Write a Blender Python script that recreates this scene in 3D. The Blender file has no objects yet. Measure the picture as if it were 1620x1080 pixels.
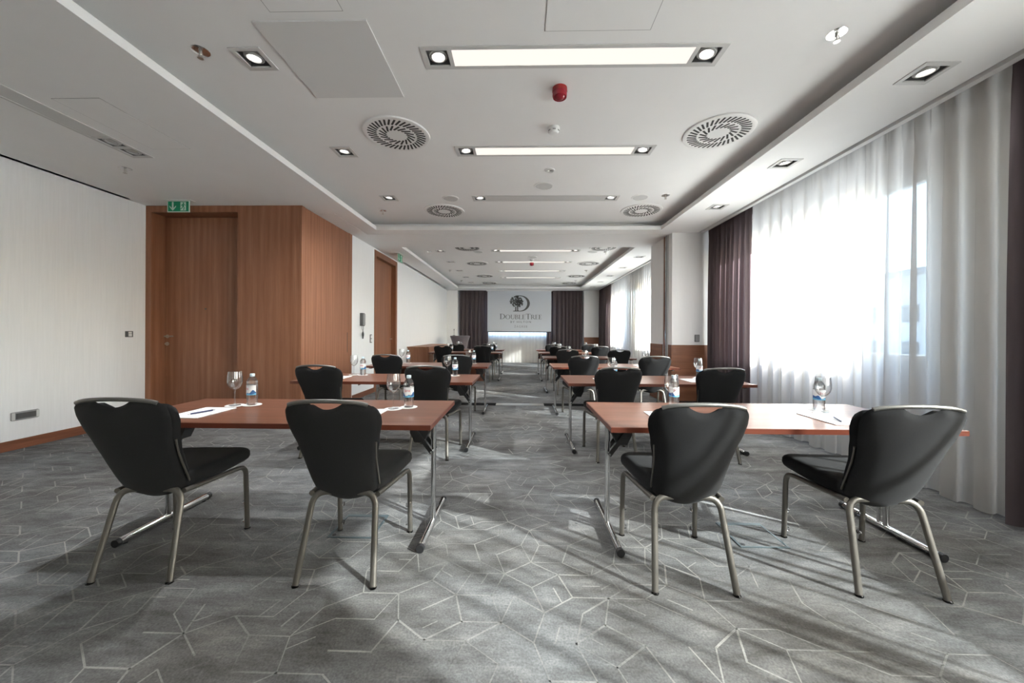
import bpy, bmesh, math, random
from mathutils import Vector, Matrix, noise

PI = math.pi
R = math.radians
random.seed(7)
scene = bpy.context.scene
COL = scene.collection

# ------------------------------------------------------------------ camera
FPX, VPX, VPY, ROLL, CAM_H = 585.0, 823.0, 527.0, 0.005, 1.25
yaw = math.atan((VPX - 810) / FPX)
fwd = Vector((-math.sin(yaw), math.cos(yaw), 0))
r0 = Vector((math.cos(yaw), math.sin(yaw), 0)); u0 = Vector((0, 0, 1))
right = math.cos(ROLL) * r0 + math.sin(ROLL) * u0
up = math.cos(ROLL) * u0 - math.sin(ROLL) * r0
cd = bpy.data.cameras.new('camera')
cd.sensor_width = 36.0; cd.sensor_fit = 'HORIZONTAL'
cd.lens = 36.0 * FPX / 1620.0
cd.shift_y = -(540 - VPY) / 1620.0
cd.clip_start = 0.05; cd.clip_end = 400
cam = bpy.data.objects.new('camera', cd); COL.objects.link(cam)
M = Matrix.Identity(4)
for i in range(3):
    M[i][0] = right[i]; M[i][1] = up[i]; M[i][2] = -fwd[i]
M[2][3] = CAM_H
cam.matrix_world = M
scene.camera = cam

# ------------------------------------------------------------------ light and exposure
SUN_AZ, SUN_EL = 34.0, 25.0
world = bpy.data.worlds.new('world'); scene.world = world; world.use_nodes = True
wn = world.node_tree.nodes; wl = world.node_tree.links; wn.clear()
wo = wn.new('ShaderNodeOutputWorld'); wb = wn.new('ShaderNodeBackground'); ws = wn.new('ShaderNodeTexSky')
ws.sky_type = 'NISHITA'; ws.sun_disc = False
ws.sun_elevation = R(SUN_EL); ws.sun_rotation = R(SUN_AZ + 90)
ws.air_density = 1.0; ws.dust_density = 2.0; ws.ozone_density = 1.0
wb.inputs['Strength'].default_value = 0.95
wl.new(ws.outputs[0], wb.inputs['Color']); wl.new(wb.outputs[0], wo.inputs['Surface'])

sd = bpy.data.lights.new('sun', 'SUN'); sd.energy = 31.0; sd.angle = R(0.8); sd.color = (1.0, 0.985, 0.965)
sun = bpy.data.objects.new('sun', sd); COL.objects.link(sun)
sdir = Vector((-math.cos(R(SUN_AZ)) * math.cos(R(SUN_EL)), math.sin(R(SUN_AZ)) * math.cos(R(SUN_EL)), -math.sin(R(SUN_EL))))
sun.rotation_euler = sdir.to_track_quat('-Z', 'Y').to_euler()
sun.location = (30, -20, 20)

vs = scene.view_settings
scene.display_settings.display_device = 'sRGB'
vs.view_transform = 'Standard'; vs.look = 'None'; vs.gamma = 1.0; vs.use_curve_mapping = False
vs.exposure = 0.95
scene.cycles.transparent_max_bounces = 24
scene.cycles.max_bounces = 14; scene.cycles.diffuse_bounces = 6
scene.cycles.glossy_bounces = 4; scene.cycles.transmission_bounces = 10
scene.cycles.sample_clamp_indirect = 6.0
scene.cycles.caustics_reflective = False; scene.cycles.caustics_refractive = False

# ------------------------------------------------------------------ materials
def new_mat(name):
    m = bpy.data.materials.new(name); m.use_nodes = True
    nt = m.node_tree; nt.nodes.clear()
    out = nt.nodes.new('ShaderNodeOutputMaterial')
    return m, nt, out
def pbsdf(nt, out, col=(.5, .5, .5), rough=.5, metal=0., spec=.5):
    b = nt.nodes.new('ShaderNodeBsdfPrincipled')
    b.inputs['Base Color'].default_value = (*col, 1); b.inputs['Roughness'].default_value = rough
    b.inputs['Metallic'].default_value = metal; b.inputs['Specular IOR Level'].default_value = spec
    nt.links.new(b.outputs[0], out.inputs['Surface'])
    return b
def coords(nt, scale=(1, 1, 1), kind='pos'):
    if kind == 'pos':
        g = nt.nodes.new('ShaderNodeNewGeometry'); o = g.outputs['Position']
    else:
        g = nt.nodes.new('ShaderNodeTexCoord'); o = g.outputs['Object']
    mp = nt.nodes.new('ShaderNodeMapping'); mp.inputs['Scale'].default_value = scale
    nt.links.new(o, mp.inputs['Vector'])
    return mp.outputs[0]
def tnoise(nt, vec, scale, detail=4, rough=.55):
    n = nt.nodes.new('ShaderNodeTexNoise'); n.inputs['Scale'].default_value = scale
    n.inputs['Detail'].default_value = detail; n.inputs['Roughness'].default_value = rough
    nt.links.new(vec, n.inputs['Vector']); return n.outputs[0]
def ramp(nt, fac, stops):
    r = nt.nodes.new('ShaderNodeValToRGB'); e = r.color_ramp.elements
    while len(e) < len(stops): e.new(.5)
    for el, (p, c) in zip(e, stops):
        el.position = p; el.color = (*c, 1)
    nt.links.new(fac, r.inputs[0]); return r.outputs[0]
def mixc(nt, fac, a, b, mode='MIX'):
    m = nt.nodes.new('ShaderNodeMix'); m.data_type = 'RGBA'; m.blend_type = mode
    for s, v in ((m.inputs[0], fac), (m.inputs[6], a), (m.inputs[7], b)):
        if isinstance(v, (float, int)): s.default_value = v
        elif isinstance(v, tuple): s.default_value = (*v, 1)
        else: nt.links.new(v, s)
    return m.outputs[2]
def bump(nt, b, h, strength=.2, dist=.01):
    n = nt.nodes.new('ShaderNodeBump'); n.inputs['Strength'].default_value = strength; n.inputs['Distance'].default_value = dist
    nt.links.new(h, n.inputs['Height']); nt.links.new(n.outputs[0], b.inputs['Normal'])
MATS = {}
def simple(name, col, rough=.5, metal=0., spec=.5):
    m, nt, out = new_mat(name); pbsdf(nt, out, col, rough, metal, spec); MATS[name] = m; return m
def paint(name, col, grain=.03, scale=(60, 60, 2.5), rough=.85):
    m, nt, out = new_mat(name); b = pbsdf(nt, out, col, rough, 0, .25)
    n = tnoise(nt, coords(nt, scale), 1, 3)
    c = ramp(nt, n, [(.3, tuple(v * (1 - grain) for v in col)), (.7, tuple(min(1, v * (1 + grain)) for v in col))])
    nt.links.new(c, b.inputs['Base Color']); bump(nt, b, n, .08, .004); MATS[name] = m; return m
def wood(name, dark, light, scale, rough=.42, spec=.4, figure=True, coat=0.):
    m, nt, out = new_mat(name); b = pbsdf(nt, out, light, rough, 0, spec)
    v = coords(nt, scale)
    n1 = tnoise(nt, v, 1.0, 6, .62); n2 = tnoise(nt, coords(nt, tuple(s * 5 for s in scale)), 1.0, 3, .6)
    c1 = ramp(nt, n1, [(.30, dark), (.55, tuple((a + c) / 2 for a, c in zip(dark, light))), (.72, light)])
    c2 = ramp(nt, n2, [(.3, (.72, .70, .68)), (.7, (1.08, 1.08, 1.08))])
    c = mixc(nt, .38, c1, c2, 'MULTIPLY')
    if figure:
        w = nt.nodes.new('ShaderNodeTexWave'); w.wave_type = 'RINGS'; w.rings_direction = 'SPHERICAL'
        w.inputs['Scale'].default_value = .9; w.inputs['Distortion'].default_value = 5; w.inputs['Detail'].default_value = 3
        nt.links.new(coords(nt, tuple(s * .35 for s in scale)), w.inputs['Vector'])
        c = mixc(nt, .22, c, ramp(nt, w.outputs[0], [(.2, dark), (.8, light)]))
    nt.links.new(c, b.inputs['Base Color'])
    if coat: b.inputs['Coat Weight'].default_value = coat; b.inputs['Coat Roughness'].default_value = .25
    bump(nt, b, n2, .06, .003); MATS[name] = m; return m
def emit(name, col, strength):
    m, nt, out = new_mat(name); e = nt.nodes.new('ShaderNodeEmission')
    e.inputs[0].default_value = (*col, 1); e.inputs[1].default_value = strength
    nt.links.new(e.outputs[0], out.inputs['Surface']); MATS[name] = m; return m
def fabric(name, col, var=.25, scale=900, rough=.95, sheen=.3):
    m, nt, out = new_mat(name); b = pbsdf(nt, out, col, rough, 0, .15)
    n = tnoise(nt, coords(nt, (1, 1, 1), 'obj'), scale, 2)
    nt.links.new(ramp(nt, n, [(.3, tuple(v * (1 - var) for v in col)), (.7, tuple(v * (1 + var) for v in col))]), b.inputs['Base Color'])
    b.inputs['Sheen Weight'].default_value = sheen; b.inputs['Sheen Roughness'].default_value = .5
    bump(nt, b, n, .15, .001); MATS[name] = m; return m
def drape(name, col, trans, transl, tint=None):
    """woven cloth: part of the light passes straight through the weave, part is scattered through, the rest is reflected"""
    m, nt, out = new_mat(name); L = nt.links
    d = nt.nodes.new('ShaderNodeBsdfDiffuse'); t = nt.nodes.new('ShaderNodeBsdfTranslucent'); p = nt.nodes.new('ShaderNodeBsdfTransparent')
    n = tnoise(nt, coords(nt, (40, 40, 3)), 1, 3)
    c = ramp(nt, n, [(.3, tuple(v * .94 for v in col)), (.7, tuple(min(1, v * 1.04) for v in col))])
    L.new(c, d.inputs[0])
    t.inputs[0].default_value = (*(tint or col), 1)
    m1 = nt.nodes.new('ShaderNodeMixShader'); m1.inputs[0].default_value = transl
    L.new(d.outputs[0], m1.inputs[1]); L.new(t.outputs[0], m1.inputs[2])
    if trans > 0:
        m2 = nt.nodes.new('ShaderNodeMixShader'); m2.inputs[0].default_value = trans
        L.new(m1.outputs[0], m2.inputs[1]); L.new(p.outputs[0], m2.inputs[2]); L.new(m2.outputs[0], out.inputs['Surface'])
    else: L.new(m1.outputs[0], out.inputs['Surface'])
    MATS[name] = m; return m
def clear(name, col=(1, 1, 1), ior=1.45):
    m, nt, out = new_mat(name); b = pbsdf(nt, out, col, 0.0, 0, .5)
    b.inputs['Transmission Weight'].default_value = 1.0; b.inputs['IOR'].default_value = ior; MATS[name] = m; return m

paint('wall', (.82, .825, .83), .025)
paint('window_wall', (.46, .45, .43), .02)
paint('wall_far_paint', (.82, .82, .81), .02)
paint('ceiling', (.80, .80, .795), .01, (3, 3, 3), .9)
paint('ceiling_low', (.5, .5, .5), .01, (3, 3, 3), .9)
wood('veneer', (.210, .084, .040), (.345, .158, .090), (16, 16, .8))
wood('wainscot', (.155, .058, .028), (.27, .115, .060), (.8, .8, 16), figure=False)
wood('skirting', (.17, .065, .035), (.28, .115, .065), (1.5, 1.5, 20), figure=False)
wood('table_wood', (.115, .046, .028), (.215, .096, .062), (1.2, 22, 22), rough=.30, spec=.20, figure=False)
simple('table_edge', (.115, .030, .016), .28, 0, .5)
simple('chrome', (.70, .70, .70), .12, 1.0)
simple('satin_metal', (.150, .138, .120), .40, .70)
simple('bar_metal', (.17, .165, .155), .38, .7)
simple('threshold_dark', (.012, .012, .012), .8, 0, .05)
simple('black_plastic', (.012, .012, .013), .45)
simple('dark_grey', (.085, .085, .085), .5)
simple('ring_grey', (.42, .42, .41), .4)
simple('mid_grey', (.30, .30, .30), .5)
simple('white_plastic', (.75, .75, .74), .45)
simple('grey_white', (.55, .55, .54), .5)
simple('slot_dark', (.045, .045, .043), .8)
simple('brushed', (.55, .53, .50), .3, 1.0)
simple('steel_teal', (.075, .105, .115), .4, .4)
simple('panel_grey', (.66, .66, .655), .9)
simple('paper', (.86, .86, .85), .8)
simple('coaster', (.82, .82, .80), .9)
simple('ink', (.03, .03, .05), .4)
simple('navy', (.03, .035, .10), .35)
simple('red_plastic', (.30, .020, .022), .25)
simple('red_lens', (.26, .010, .022), .08)
simple('sign_green', (.0, .22, .10), .4)
simple('sign_white', (.55, .68, .60), .5)
simple('label_white', (.80, .82, .84), .4)
simple('label_blue', (.02, .10, .30), .4)
simple('label_sky', (.12, .42, .65), .4)
simple('label_red', (.60, .02, .05), .4)
simple('cap_blue', (.55, .68, .75), .4)
simple('logo_grey', (.085, .085, .085), .7)
simple('logo_light', (.22, .22, .24), .7)
simple('screen_white', (.50, .53, .58), .8)
simple('render_white', (.78, .80, .80), .9)
simple('roof_grey', (.35, .38, .40), .9)
simple('glazing', (.10, .14, .17), .15)
simple('asphalt', (.30, .30, .30), .95)
simple('frame_white', (.70, .72, .72), .4)
fabric('chair_fabric', (.013, .013, .0135), .35, 700, .95, .06)
fabric('cover_fabric', (.16, .135, .145), .15, 300)
drape('sheer', (.40, .38, .35), .23, .80, (.91, .885, .855))
drape('dark_drape', (.105, .085, .086), 0, .18, (.22, .16, .175))
def thin_clear(name, refr, ior, col=(1, 1, 1)):
    """thin clear wall: light passes straight through, surface reflection by Fresnel, a share refracts"""
    m, nt, out = new_mat(name); L = nt.links
    tr = nt.nodes.new('ShaderNodeBsdfTransparent'); tr.inputs[0].default_value = (*col, 1)
    gl = nt.nodes.new('ShaderNodeBsdfGlossy'); gl.inputs['Roughness'].default_value = .02
    lw = nt.nodes.new('ShaderNodeLayerWeight'); lw.inputs['Blend'].default_value = .5
    pw = nt.nodes.new('ShaderNodeMath'); pw.operation = 'POWER'; pw.inputs[1].default_value = 3.0; L.new(lw.outputs['Facing'], pw.inputs[0])
    fr = nt.nodes.new('ShaderNodeMath'); fr.operation = 'MULTIPLY_ADD'; fr.inputs[1].default_value = .90; fr.inputs[2].default_value = .09; L.new(pw.outputs[0], fr.inputs[0])
    a = nt.nodes.new('ShaderNodeMixShader'); L.new(fr.outputs[0], a.inputs[0]); L.new(tr.outputs[0], a.inputs[1]); L.new(gl.outputs[0], a.inputs[2])
    if refr:
        g = nt.nodes.new('ShaderNodeBsdfGlass'); g.inputs['IOR'].default_value = 1.33; g.inputs['Roughness'].default_value = 0
        b = nt.nodes.new('ShaderNodeMixShader'); b.inputs[0].default_value = refr
        L.new(a.outputs[0], b.inputs[1]); L.new(g.outputs[0], b.inputs[2]); a = b
    L.new(a.outputs[0], out.inputs['Surface']); MATS[name] = m
thin_clear('glass', 0, 1.6, (.97, .975, .975)); thin_clear('water_bottle', .5, 1.35, (.95, .965, .97))
clear('clear_rubber', (.9, .9, .9), 1.4)
emit('panel_light', (1.0, .925, .85), .56)
emit('spot_light', (1.0, .95, .90), 4.0)
simple('spot_dim', (.62, .62, .60), .25)
m, nt, out = new_mat('pane')
gl = nt.nodes.new('ShaderNodeBsdfGlossy'); gl.inputs['Roughness'].default_value = 0.0
tr = nt.nodes.new('ShaderNodeBsdfTransparent'); tr.inputs[0].default_value = (.93, .97, .98, 1)
mx = nt.nodes.new('ShaderNodeMixShader'); mx.inputs[0].default_value = .06
nt.links.new(tr.outputs[0], mx.inputs[1]); nt.links.new(gl.outputs[0], mx.inputs[2]); nt.links.new(mx.outputs[0], out.inputs['Surface'])
MATS['pane'] = m
# carpet: mottled, worn grey pile with streaks; the same ground colour is shared by the woven lines, which wear away in places
def carpet(name, line):
    m, nt, out = new_mat(name); b = pbsdf(nt, out, (.15, .15, .15), 1.0, 0, .05)
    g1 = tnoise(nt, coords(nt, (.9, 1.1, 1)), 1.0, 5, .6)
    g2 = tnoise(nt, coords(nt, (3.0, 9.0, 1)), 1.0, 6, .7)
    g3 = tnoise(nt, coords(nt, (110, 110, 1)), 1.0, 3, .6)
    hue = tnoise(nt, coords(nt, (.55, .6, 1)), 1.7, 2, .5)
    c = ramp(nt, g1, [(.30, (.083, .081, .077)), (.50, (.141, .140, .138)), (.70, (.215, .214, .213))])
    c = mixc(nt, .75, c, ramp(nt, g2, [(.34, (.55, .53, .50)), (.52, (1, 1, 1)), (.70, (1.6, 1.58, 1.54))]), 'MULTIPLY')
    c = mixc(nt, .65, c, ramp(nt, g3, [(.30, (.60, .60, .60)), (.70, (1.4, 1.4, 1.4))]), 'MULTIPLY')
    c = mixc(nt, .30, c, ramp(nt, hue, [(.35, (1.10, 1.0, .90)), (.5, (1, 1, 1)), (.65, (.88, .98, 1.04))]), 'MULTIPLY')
    if line:
        wear = tnoise(nt, coords(nt, (1.6, 1.6, 1)), 1.0, 4, .6)
        f = ramp(nt, wear, [(.36, (0, 0, 0)), (.64, (.85, .85, .85))])
        lc = mixc(nt, .5, (.34, .33, .305), ramp(nt, g3, [(.3, (.7, .7, .7)), (.7, (1.25, 1.25, 1.25))]), 'MULTIPLY')
        c = mixc(nt, f, c, lc)
    nt.links.new(c, b.inputs['Base Color']); bump(nt, b, g3, .35, .004); MATS[name] = m
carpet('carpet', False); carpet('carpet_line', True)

# ------------------------------------------------------------------ mesh helpers
class MB:
    def __init__(s): s.v = []; s.f = []
    def add(s, vs, fs):
        o = len(s.v); s.v += [tuple(p) for p in vs]; s.f += [tuple(i + o for i in f) for f in fs]; return s
    def box(s, x0, x1, y0, y1, z0, z1):
        return s.add([(x0, y0, z0), (x1, y0, z0), (x1, y1, z0), (x0, y1, z0), (x0, y0, z1), (x1, y0, z1), (x1, y1, z1), (x0, y1, z1)],
                     [(0, 3, 2, 1), (4, 5, 6, 7), (0, 1, 5, 4), (1, 2, 6, 5), (2, 3, 7, 6), (3, 0, 4, 7)])
    def bbox(s, x0, x1, y0, y1, z0, z1, b=.004, seg=2):
        bm = bmesh.new(); bmesh.ops.create_cube(bm, size=1)
        for v in bm.verts:
            v.co = ((x0 + x1) / 2 + v.co.x * (x1 - x0), (y0 + y1) / 2 + v.co.y * (y1 - y0), (z0 + z1) / 2 + v.co.z * (z1 - z0))
        bmesh.ops.bevel(bm, geom=bm.edges[:], offset=b, segments=seg, affect='EDGES', profile=.5)
        bm.verts.index_update()
        s.add([v.co[:] for v in bm.verts], [[v.index for v in f.verts] for f in bm.faces]); bm.free(); return s
    def obox(s, c, ax, ay, az, hx, hy, hz):
        c = Vector(c); ax = Vector(ax).normalized(); ay = Vector(ay).normalized(); az = Vector(az).normalized()
        vs = []
        for k in (-1, 1):
            for (i, j) in ((-1, -1), (1, -1), (1, 1), (-1, 1)): vs.append(c + ax * hx * i + ay * hy * j + az * hz * k)
        return s.add(vs, [(0, 3, 2, 1), (4, 5, 6, 7), (0, 1, 5, 4), (1, 2, 6, 5), (2, 3, 7, 6), (3, 0, 4, 7)])
    def lathe(s, prof, seg=24, c=(0, 0, 0)):
        o = []; ring = []
        for r, z in prof:
            b = len(o)
            if r < 1e-6: o.append((c[0], c[1], c[2] + z)); ring.append([b] * seg)
            else:
                for k in range(seg):
                    a = 2 * PI * k / seg; o.append((c[0] + r * math.cos(a), c[1] + r * math.sin(a), c[2] + z))
                ring.append([b + k for k in range(seg)])
        fs = []
        for A, B in zip(ring, ring[1:]):
            for k in range(seg):
                k2 = (k + 1) % seg; f = []
                for q in (A[k], A[k2], B[k2], B[k]):
                    if q not in f: f.append(q)
                if len(f) > 2: fs.append(tuple(f))
        closed = prof[0] == prof[-1]
        if prof[0][0] > 1e-6 and not closed: fs.append(tuple(ring[0][::-1]))
        if prof[-1][0] > 1e-6 and not closed: fs.append(tuple(ring[-1]))
        return s.add(o, fs)
    def tube(s, path, ra, rb=None, n=None, seg=12, caps=True):
        """sweep an ellipse (ra in the plane of the path, rb along n) along a path"""
        rb = rb or ra; P = [Vector(p) for p in path]; vs = []; fs = []
        nrm = Vector(n).normalized() if n else None; last = None
        for i, p in enumerate(P):
            t = (P[min(i + 1, len(P) - 1)] - P[max(i - 1, 0)]).normalized()
            if nrm is None:
                a = last if last else (Vector((0, 0, 1)) if abs(t.z) < .9 else Vector((1, 0, 0)))
            else: a = nrm
            a = (a - t * a.dot(t)).normalized(); last = a; b = t.cross(a)
            for k in range(seg):
                w = 2 * PI * k / seg; vs.append(p + b * ra * math.cos(w) + a * rb * math.sin(w))
        for i in range(len(P) - 1):
            for k in range(seg):
                k2 = (k + 1) % seg; fs.append((i * seg + k, i * seg + k2, (i + 1) * seg + k2, (i + 1) * seg + k))
        if caps:
            fs.append(tuple(range(seg - 1, -1, -1))); fs.append(tuple((len(P) - 1) * seg + k for k in range(seg)))
        return s.add(vs, fs)
    def prism(s, poly, a0, a1, axis='z'):
        n = len(poly)
        def P(u, v, w): return {'z': (u, v, w), 'y': (u, w, v), 'x': (w, u, v)}[axis]
        vs = [P(u, v, a0) for u, v in poly] + [P(u, v, a1) for u, v in poly]
        fs = [tuple(range(n - 1, -1, -1)), tuple(range(n, 2 * n))] + [(i, (i + 1) % n, n + (i + 1) % n, n + i) for i in range(n)]
        return s.add(vs, fs)
    def slab(s, fills, holes, z0, z1):
        """a plate over the fill rectangles with rectangular openings"""
        xs = sorted({round(v, 4) for r in fills + holes for v in (r[0], r[1])}); ys = sorted({round(v, 4) for r in fills + holes for v in (r[2], r[3])})
        def on(i, j):
            if i < 0 or j < 0 or i >= len(xs) - 1 or j >= len(ys) - 1: return False
            cx = (xs[i] + xs[i + 1]) / 2; cy = (ys[j] + ys[j + 1]) / 2
            inn = lambda r: r[0] < cx < r[1] and r[2] < cy < r[3]
            return any(inn(r) for r in fills) and not any(inn(r) for r in holes)
        for i in range(len(xs) - 1):
            for j in range(len(ys) - 1):
                if not on(i, j): continue
                a, b, c, d = xs[i], xs[i + 1], ys[j], ys[j + 1]
                s.add([(a, c, z0), (a, d, z0), (b, d, z0), (b, c, z0)], [(0, 1, 2, 3)])
                s.add([(a, c, z1), (b, c, z1), (b, d, z1), (a, d, z1)], [(0, 1, 2, 3)])
                if not on(i - 1, j): s.add([(a, c, z0), (a, c, z1), (a, d, z1), (a, d, z0)], [(0, 1, 2, 3)])
                if not on(i + 1, j): s.add([(b, c, z0), (b, d, z0), (b, d, z1), (b, c, z1)], [(0, 1, 2, 3)])
                if not on(i, j - 1): s.add([(a, c, z0), (b, c, z0), (b, c, z1), (a, c, z1)], [(0, 1, 2, 3)])
                if not on(i, j + 1): s.add([(a, d, z0), (a, d, z1), (b, d, z1), (b, d, z0)], [(0, 1, 2, 3)])
        return s
    def mesh(s, name, mat, smooth=False, weld=False, fix=True):
        me = bpy.data.meshes.new(name); me.from_pydata(s.v, [], s.f)
        if fix or weld:
            bm = bmesh.new(); bm.from_mesh(me)
            if weld: bmesh.ops.remove_doubles(bm, verts=bm.verts, dist=1e-5)
            if fix: bmesh.ops.recalc_face_normals(bm, faces=bm.faces)
            bm.to_mesh(me); bm.free()
        me.materials.append(MATS[mat] if isinstance(mat, str) else mat)
        if smooth:
            for p in me.polygons: p.use_smooth = True
            me.set_sharp_from_angle(angle=R(38))
        me.update(); return me
    def build(s, name, mat, parent=None, loc=(0, 0, 0), smooth=False, weld=False, fix=True):
        return link(name, s.mesh(name, mat, smooth, weld, fix), parent, loc)
def link(name, me, parent=None, loc=(0, 0, 0), rz=0):
    o = bpy.data.objects.new(name, me); COL.objects.link(o); o.location = loc; o.rotation_euler.z = rz
    if parent: o.parent = parent
    return o
def tag(o, label, cat, group=None, kind=None):
    o['label'] = label; o['category'] = cat
    if group: o['group'] = group
    if kind: o['kind'] = kind
    return o
def thing(name, label, cat, loc=(0, 0, 0), rz=0, group=None):
    o = bpy.data.objects.new(name, None); COL.objects.link(o); o.empty_display_size = .1
    o.location = loc; o.rotation_euler.z = rz
    return tag(o, label, cat, group)
def struct(o, label, cat):
    return tag(o, label, cat, kind='structure')
def copy_tree(o, parent=None):
    c = o.copy(); COL.objects.link(c)
    if parent: c.parent = parent
    for ch in list(o.children): copy_tree(ch, c)
    return c
def fillet(pts, r, n=6):
    P = [Vector(p) for p in pts]; out = [P[0]]
    for i in range(1, len(P) - 1):
        a = P[i - 1] - P[i]; b = P[i + 1] - P[i]; rr = min(r, a.length * .49, b.length * .49)
        p0 = P[i] + a.normalized() * rr; p1 = P[i] + b.normalized() * rr
        for k in range(n + 1):
            t = k / n; out.append((1 - t) ** 2 * p0 + 2 * t * (1 - t) * P[i] + t * t * p1)
    out.append(P[-1]); return out
def text_mesh(body, size, spacing=1.0):
    cu = bpy.data.curves.new('lettering', 'FONT'); cu.body = body; cu.size = size; cu.align_x = 'CENTER'; cu.space_character = spacing
    cu.resolution_u = 3
    o = bpy.data.objects.new('lettering', cu); COL.objects.link(o)
    dg = bpy.context.evaluated_depsgraph_get()
    me = bpy.data.meshes.new_from_object(o.evaluated_get(dg))
    vs = [v.co.copy() for v in me.vertices]; fs = [tuple(p.vertices) for p in me.polygons]
    bpy.data.objects.remove(o); bpy.data.curves.remove(cu); bpy.data.meshes.remove(me)
    return vs, fs
def smooth01(t): t = max(0., min(1., t)); return t * t * (3 - 2 * t)

# ------------------------------------------------------------------ the room
XL, XR, YB, YW, XP, YF = -5.31, 3.65, -7.2, 5.12, -3.07, 15.75
ZS, ZC, ROOF = 3.03, 3.20, 3.40
WT = .15
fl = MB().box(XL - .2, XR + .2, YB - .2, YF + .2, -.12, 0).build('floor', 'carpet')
struct(fl, 'grey carpet floor with a worn pattern of pale lozenge lines', 'floor')

def penrose(R0, n, keep):
    g = (1 + 5 ** .5) / 2; T = []
    for i in range(10):
        b = complex(math.cos((2 * i - 1) * PI / 10), math.sin((2 * i - 1) * PI / 10)) * R0
        c = complex(math.cos((2 * i + 1) * PI / 10), math.sin((2 * i + 1) * PI / 10)) * R0
        if i % 2 == 0: b, c = c, b
        T.append((0, 0j, b, c))
    for _ in range(n):
        N = []
        for col, A, B, C in T:
            if not keep(A, B, C): continue
            if col == 0:
                P = A + (B - A) / g; N += [(0, C, P, B), (1, P, C, A)]
            else:
                Q = B + (A - B) / g; S = B + (C - B) / g; N += [(1, S, C, A), (1, Q, S, B), (0, S, Q, A)]
        T = N
    return T
PC = complex(-1.0, 7.6); ROT = complex(math.cos(.31), math.sin(.31))
def in_room(p, m=0.):
    x, y = p.real, p.imag
    return (XL - m < x < 3.45 + m and .6 - m < y < 5.12 + m) or (XP - m < x < 3.45 + m and 5.0 - m < y < 15.6 + m)
def keep_tri(A, B, C):
    r = max(abs(A - B), abs(A - C), abs(B - C)); p = PC + ROT * (A + B + C) / 3
    return in_room(p, r)
tris = penrose(13.0, 9, keep_tri)
edges = {}
for col, A, B, C in tris:
    for p, q in ((C, A), (A, B)):
        k = tuple(sorted(((round(p.real, 3), round(p.imag, 3)), (round(q.real, 3), round(q.imag, 3)))))
        edges[k] = (p, q)
    if col == 1 and random.random() < .26:        # some lozenges are split by a line parallel to their sides
        t = random.choice((.38, .5, .62)); p = A + (B - A) * t; q = C + (B - C) * t
        edges[(round(p.real, 3), round(p.imag, 3), 1)] = (p, q)
ln = MB()
for p, q in edges.values():
    a, b = PC + ROT * p, PC + ROT * q
    if not (in_room(a) and in_room(b)): continue
    mid = (a + b) / 2
    nz = noise.noise(Vector((mid.real * .9, mid.imag * .9, 3.1)))
    if random.random() > .74 + .6 * nz: continue
    w = (.0024 + .0020 * random.random()) ; d = (b - a) / abs(b - a); nn = d * 1j * w; e = d * w * .5
    z = .0008
    pts = [a - nn - e, b - nn + e, b + nn + e, a + nn - e]
    ln.add([(c.real, c.imag, z) for c in pts], [(0, 1, 2, 3)])
lo = ln.build('carpet_lines', 'carpet_line', fl, fix=False); lo['kind'] = 'stuff'

# walls
struct(MB().box(XL - WT, XL, YB - WT, YW + .48, 0, ROOF).build('wall_left', 'wall'), 'white fabric-textured wall on the left side of the front room', 'wall')
struct(MB().box(XL - WT, XR + WT, YB - WT, YB, 0, ROOF).build('wall_back', 'wall'), 'plain white wall behind the seats', 'wall')
struct(MB().box(XL, XP - .15, YW + .33, YW + .48, 0, ROOF).build('wall_alcove', 'wall'), 'wall behind the wooden door surround', 'wall')
wlf = MB().box(XP - WT, XP, 6.68, 7.70, 0, ROOF).box(XP - WT, XP, 9.135, YF + WT, 0, ROOF).box(XP - WT, XP, 7.70, 9.135, 3.0, ROOF)
wlf.box(XP - WT - .1, XP - WT, 5.6, 9.4, 0, ROOF)
struct(wlf.build('wall_left_far', 'wall'), 'long white wall on the left side of the far room', 'wall')
# right wall with window openings
WZ0, WZ1 = 1.00, 2.74
WINS = [(-6.30, -3.60), (-1.45, 1.30), (3.41, 5.95), (8.00, 10.30), (11.55, 13.60)]  # first opening is added out of view to bring in more fill daylight
wr = MB(); y = YB - WT
for a, b in WINS:
    wr.box(XR, XR + WT, y, a, 0, ROOF); wr.box(XR, XR + WT, a, b, 0, WZ0); wr.box(XR, XR + WT, a, b, WZ1, ROOF); y = b
wr.box(XR, XR + WT, y, YF + WT, 0, ROOF)
struct(wr.build('wall_right', 'window_wall'), 'window wall along the right side behind the curtains', 'wall')
FW = (-1.55, 1.50)
wf = MB().box(XP, FW[0], YF, YF + WT, 0, ROOF).box(FW[1], XR, YF, YF + WT, 0, ROOF).box(*FW, YF, YF + WT, 0, 1.10).box(*FW, YF, YF + WT, 2.85, ROOF)
wf.box(XP, -2.62, 15.38, YF, 0, ROOF).box(2.64, XR, 15.38, YF, 0, ROOF)
struct(wf.build('wall_far', 'wall_far_paint'), 'far end wall with white piers beside the curtains', 'wall')
pil = MB().box(2.66, XR, 6.55, 7.60, 0, ZS)
struct(pil.build('wall_partition', 'wall_far_paint'), 'white wall stub between the front and far rooms', 'wall')
struct(MB().box(XL - WT, XR + WT, YB - WT, YF + WT, ROOF, ROOF + .1).build('roof', 'ceiling_low'), 'roof slab hidden above the suspended ceiling', 'roof')

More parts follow.
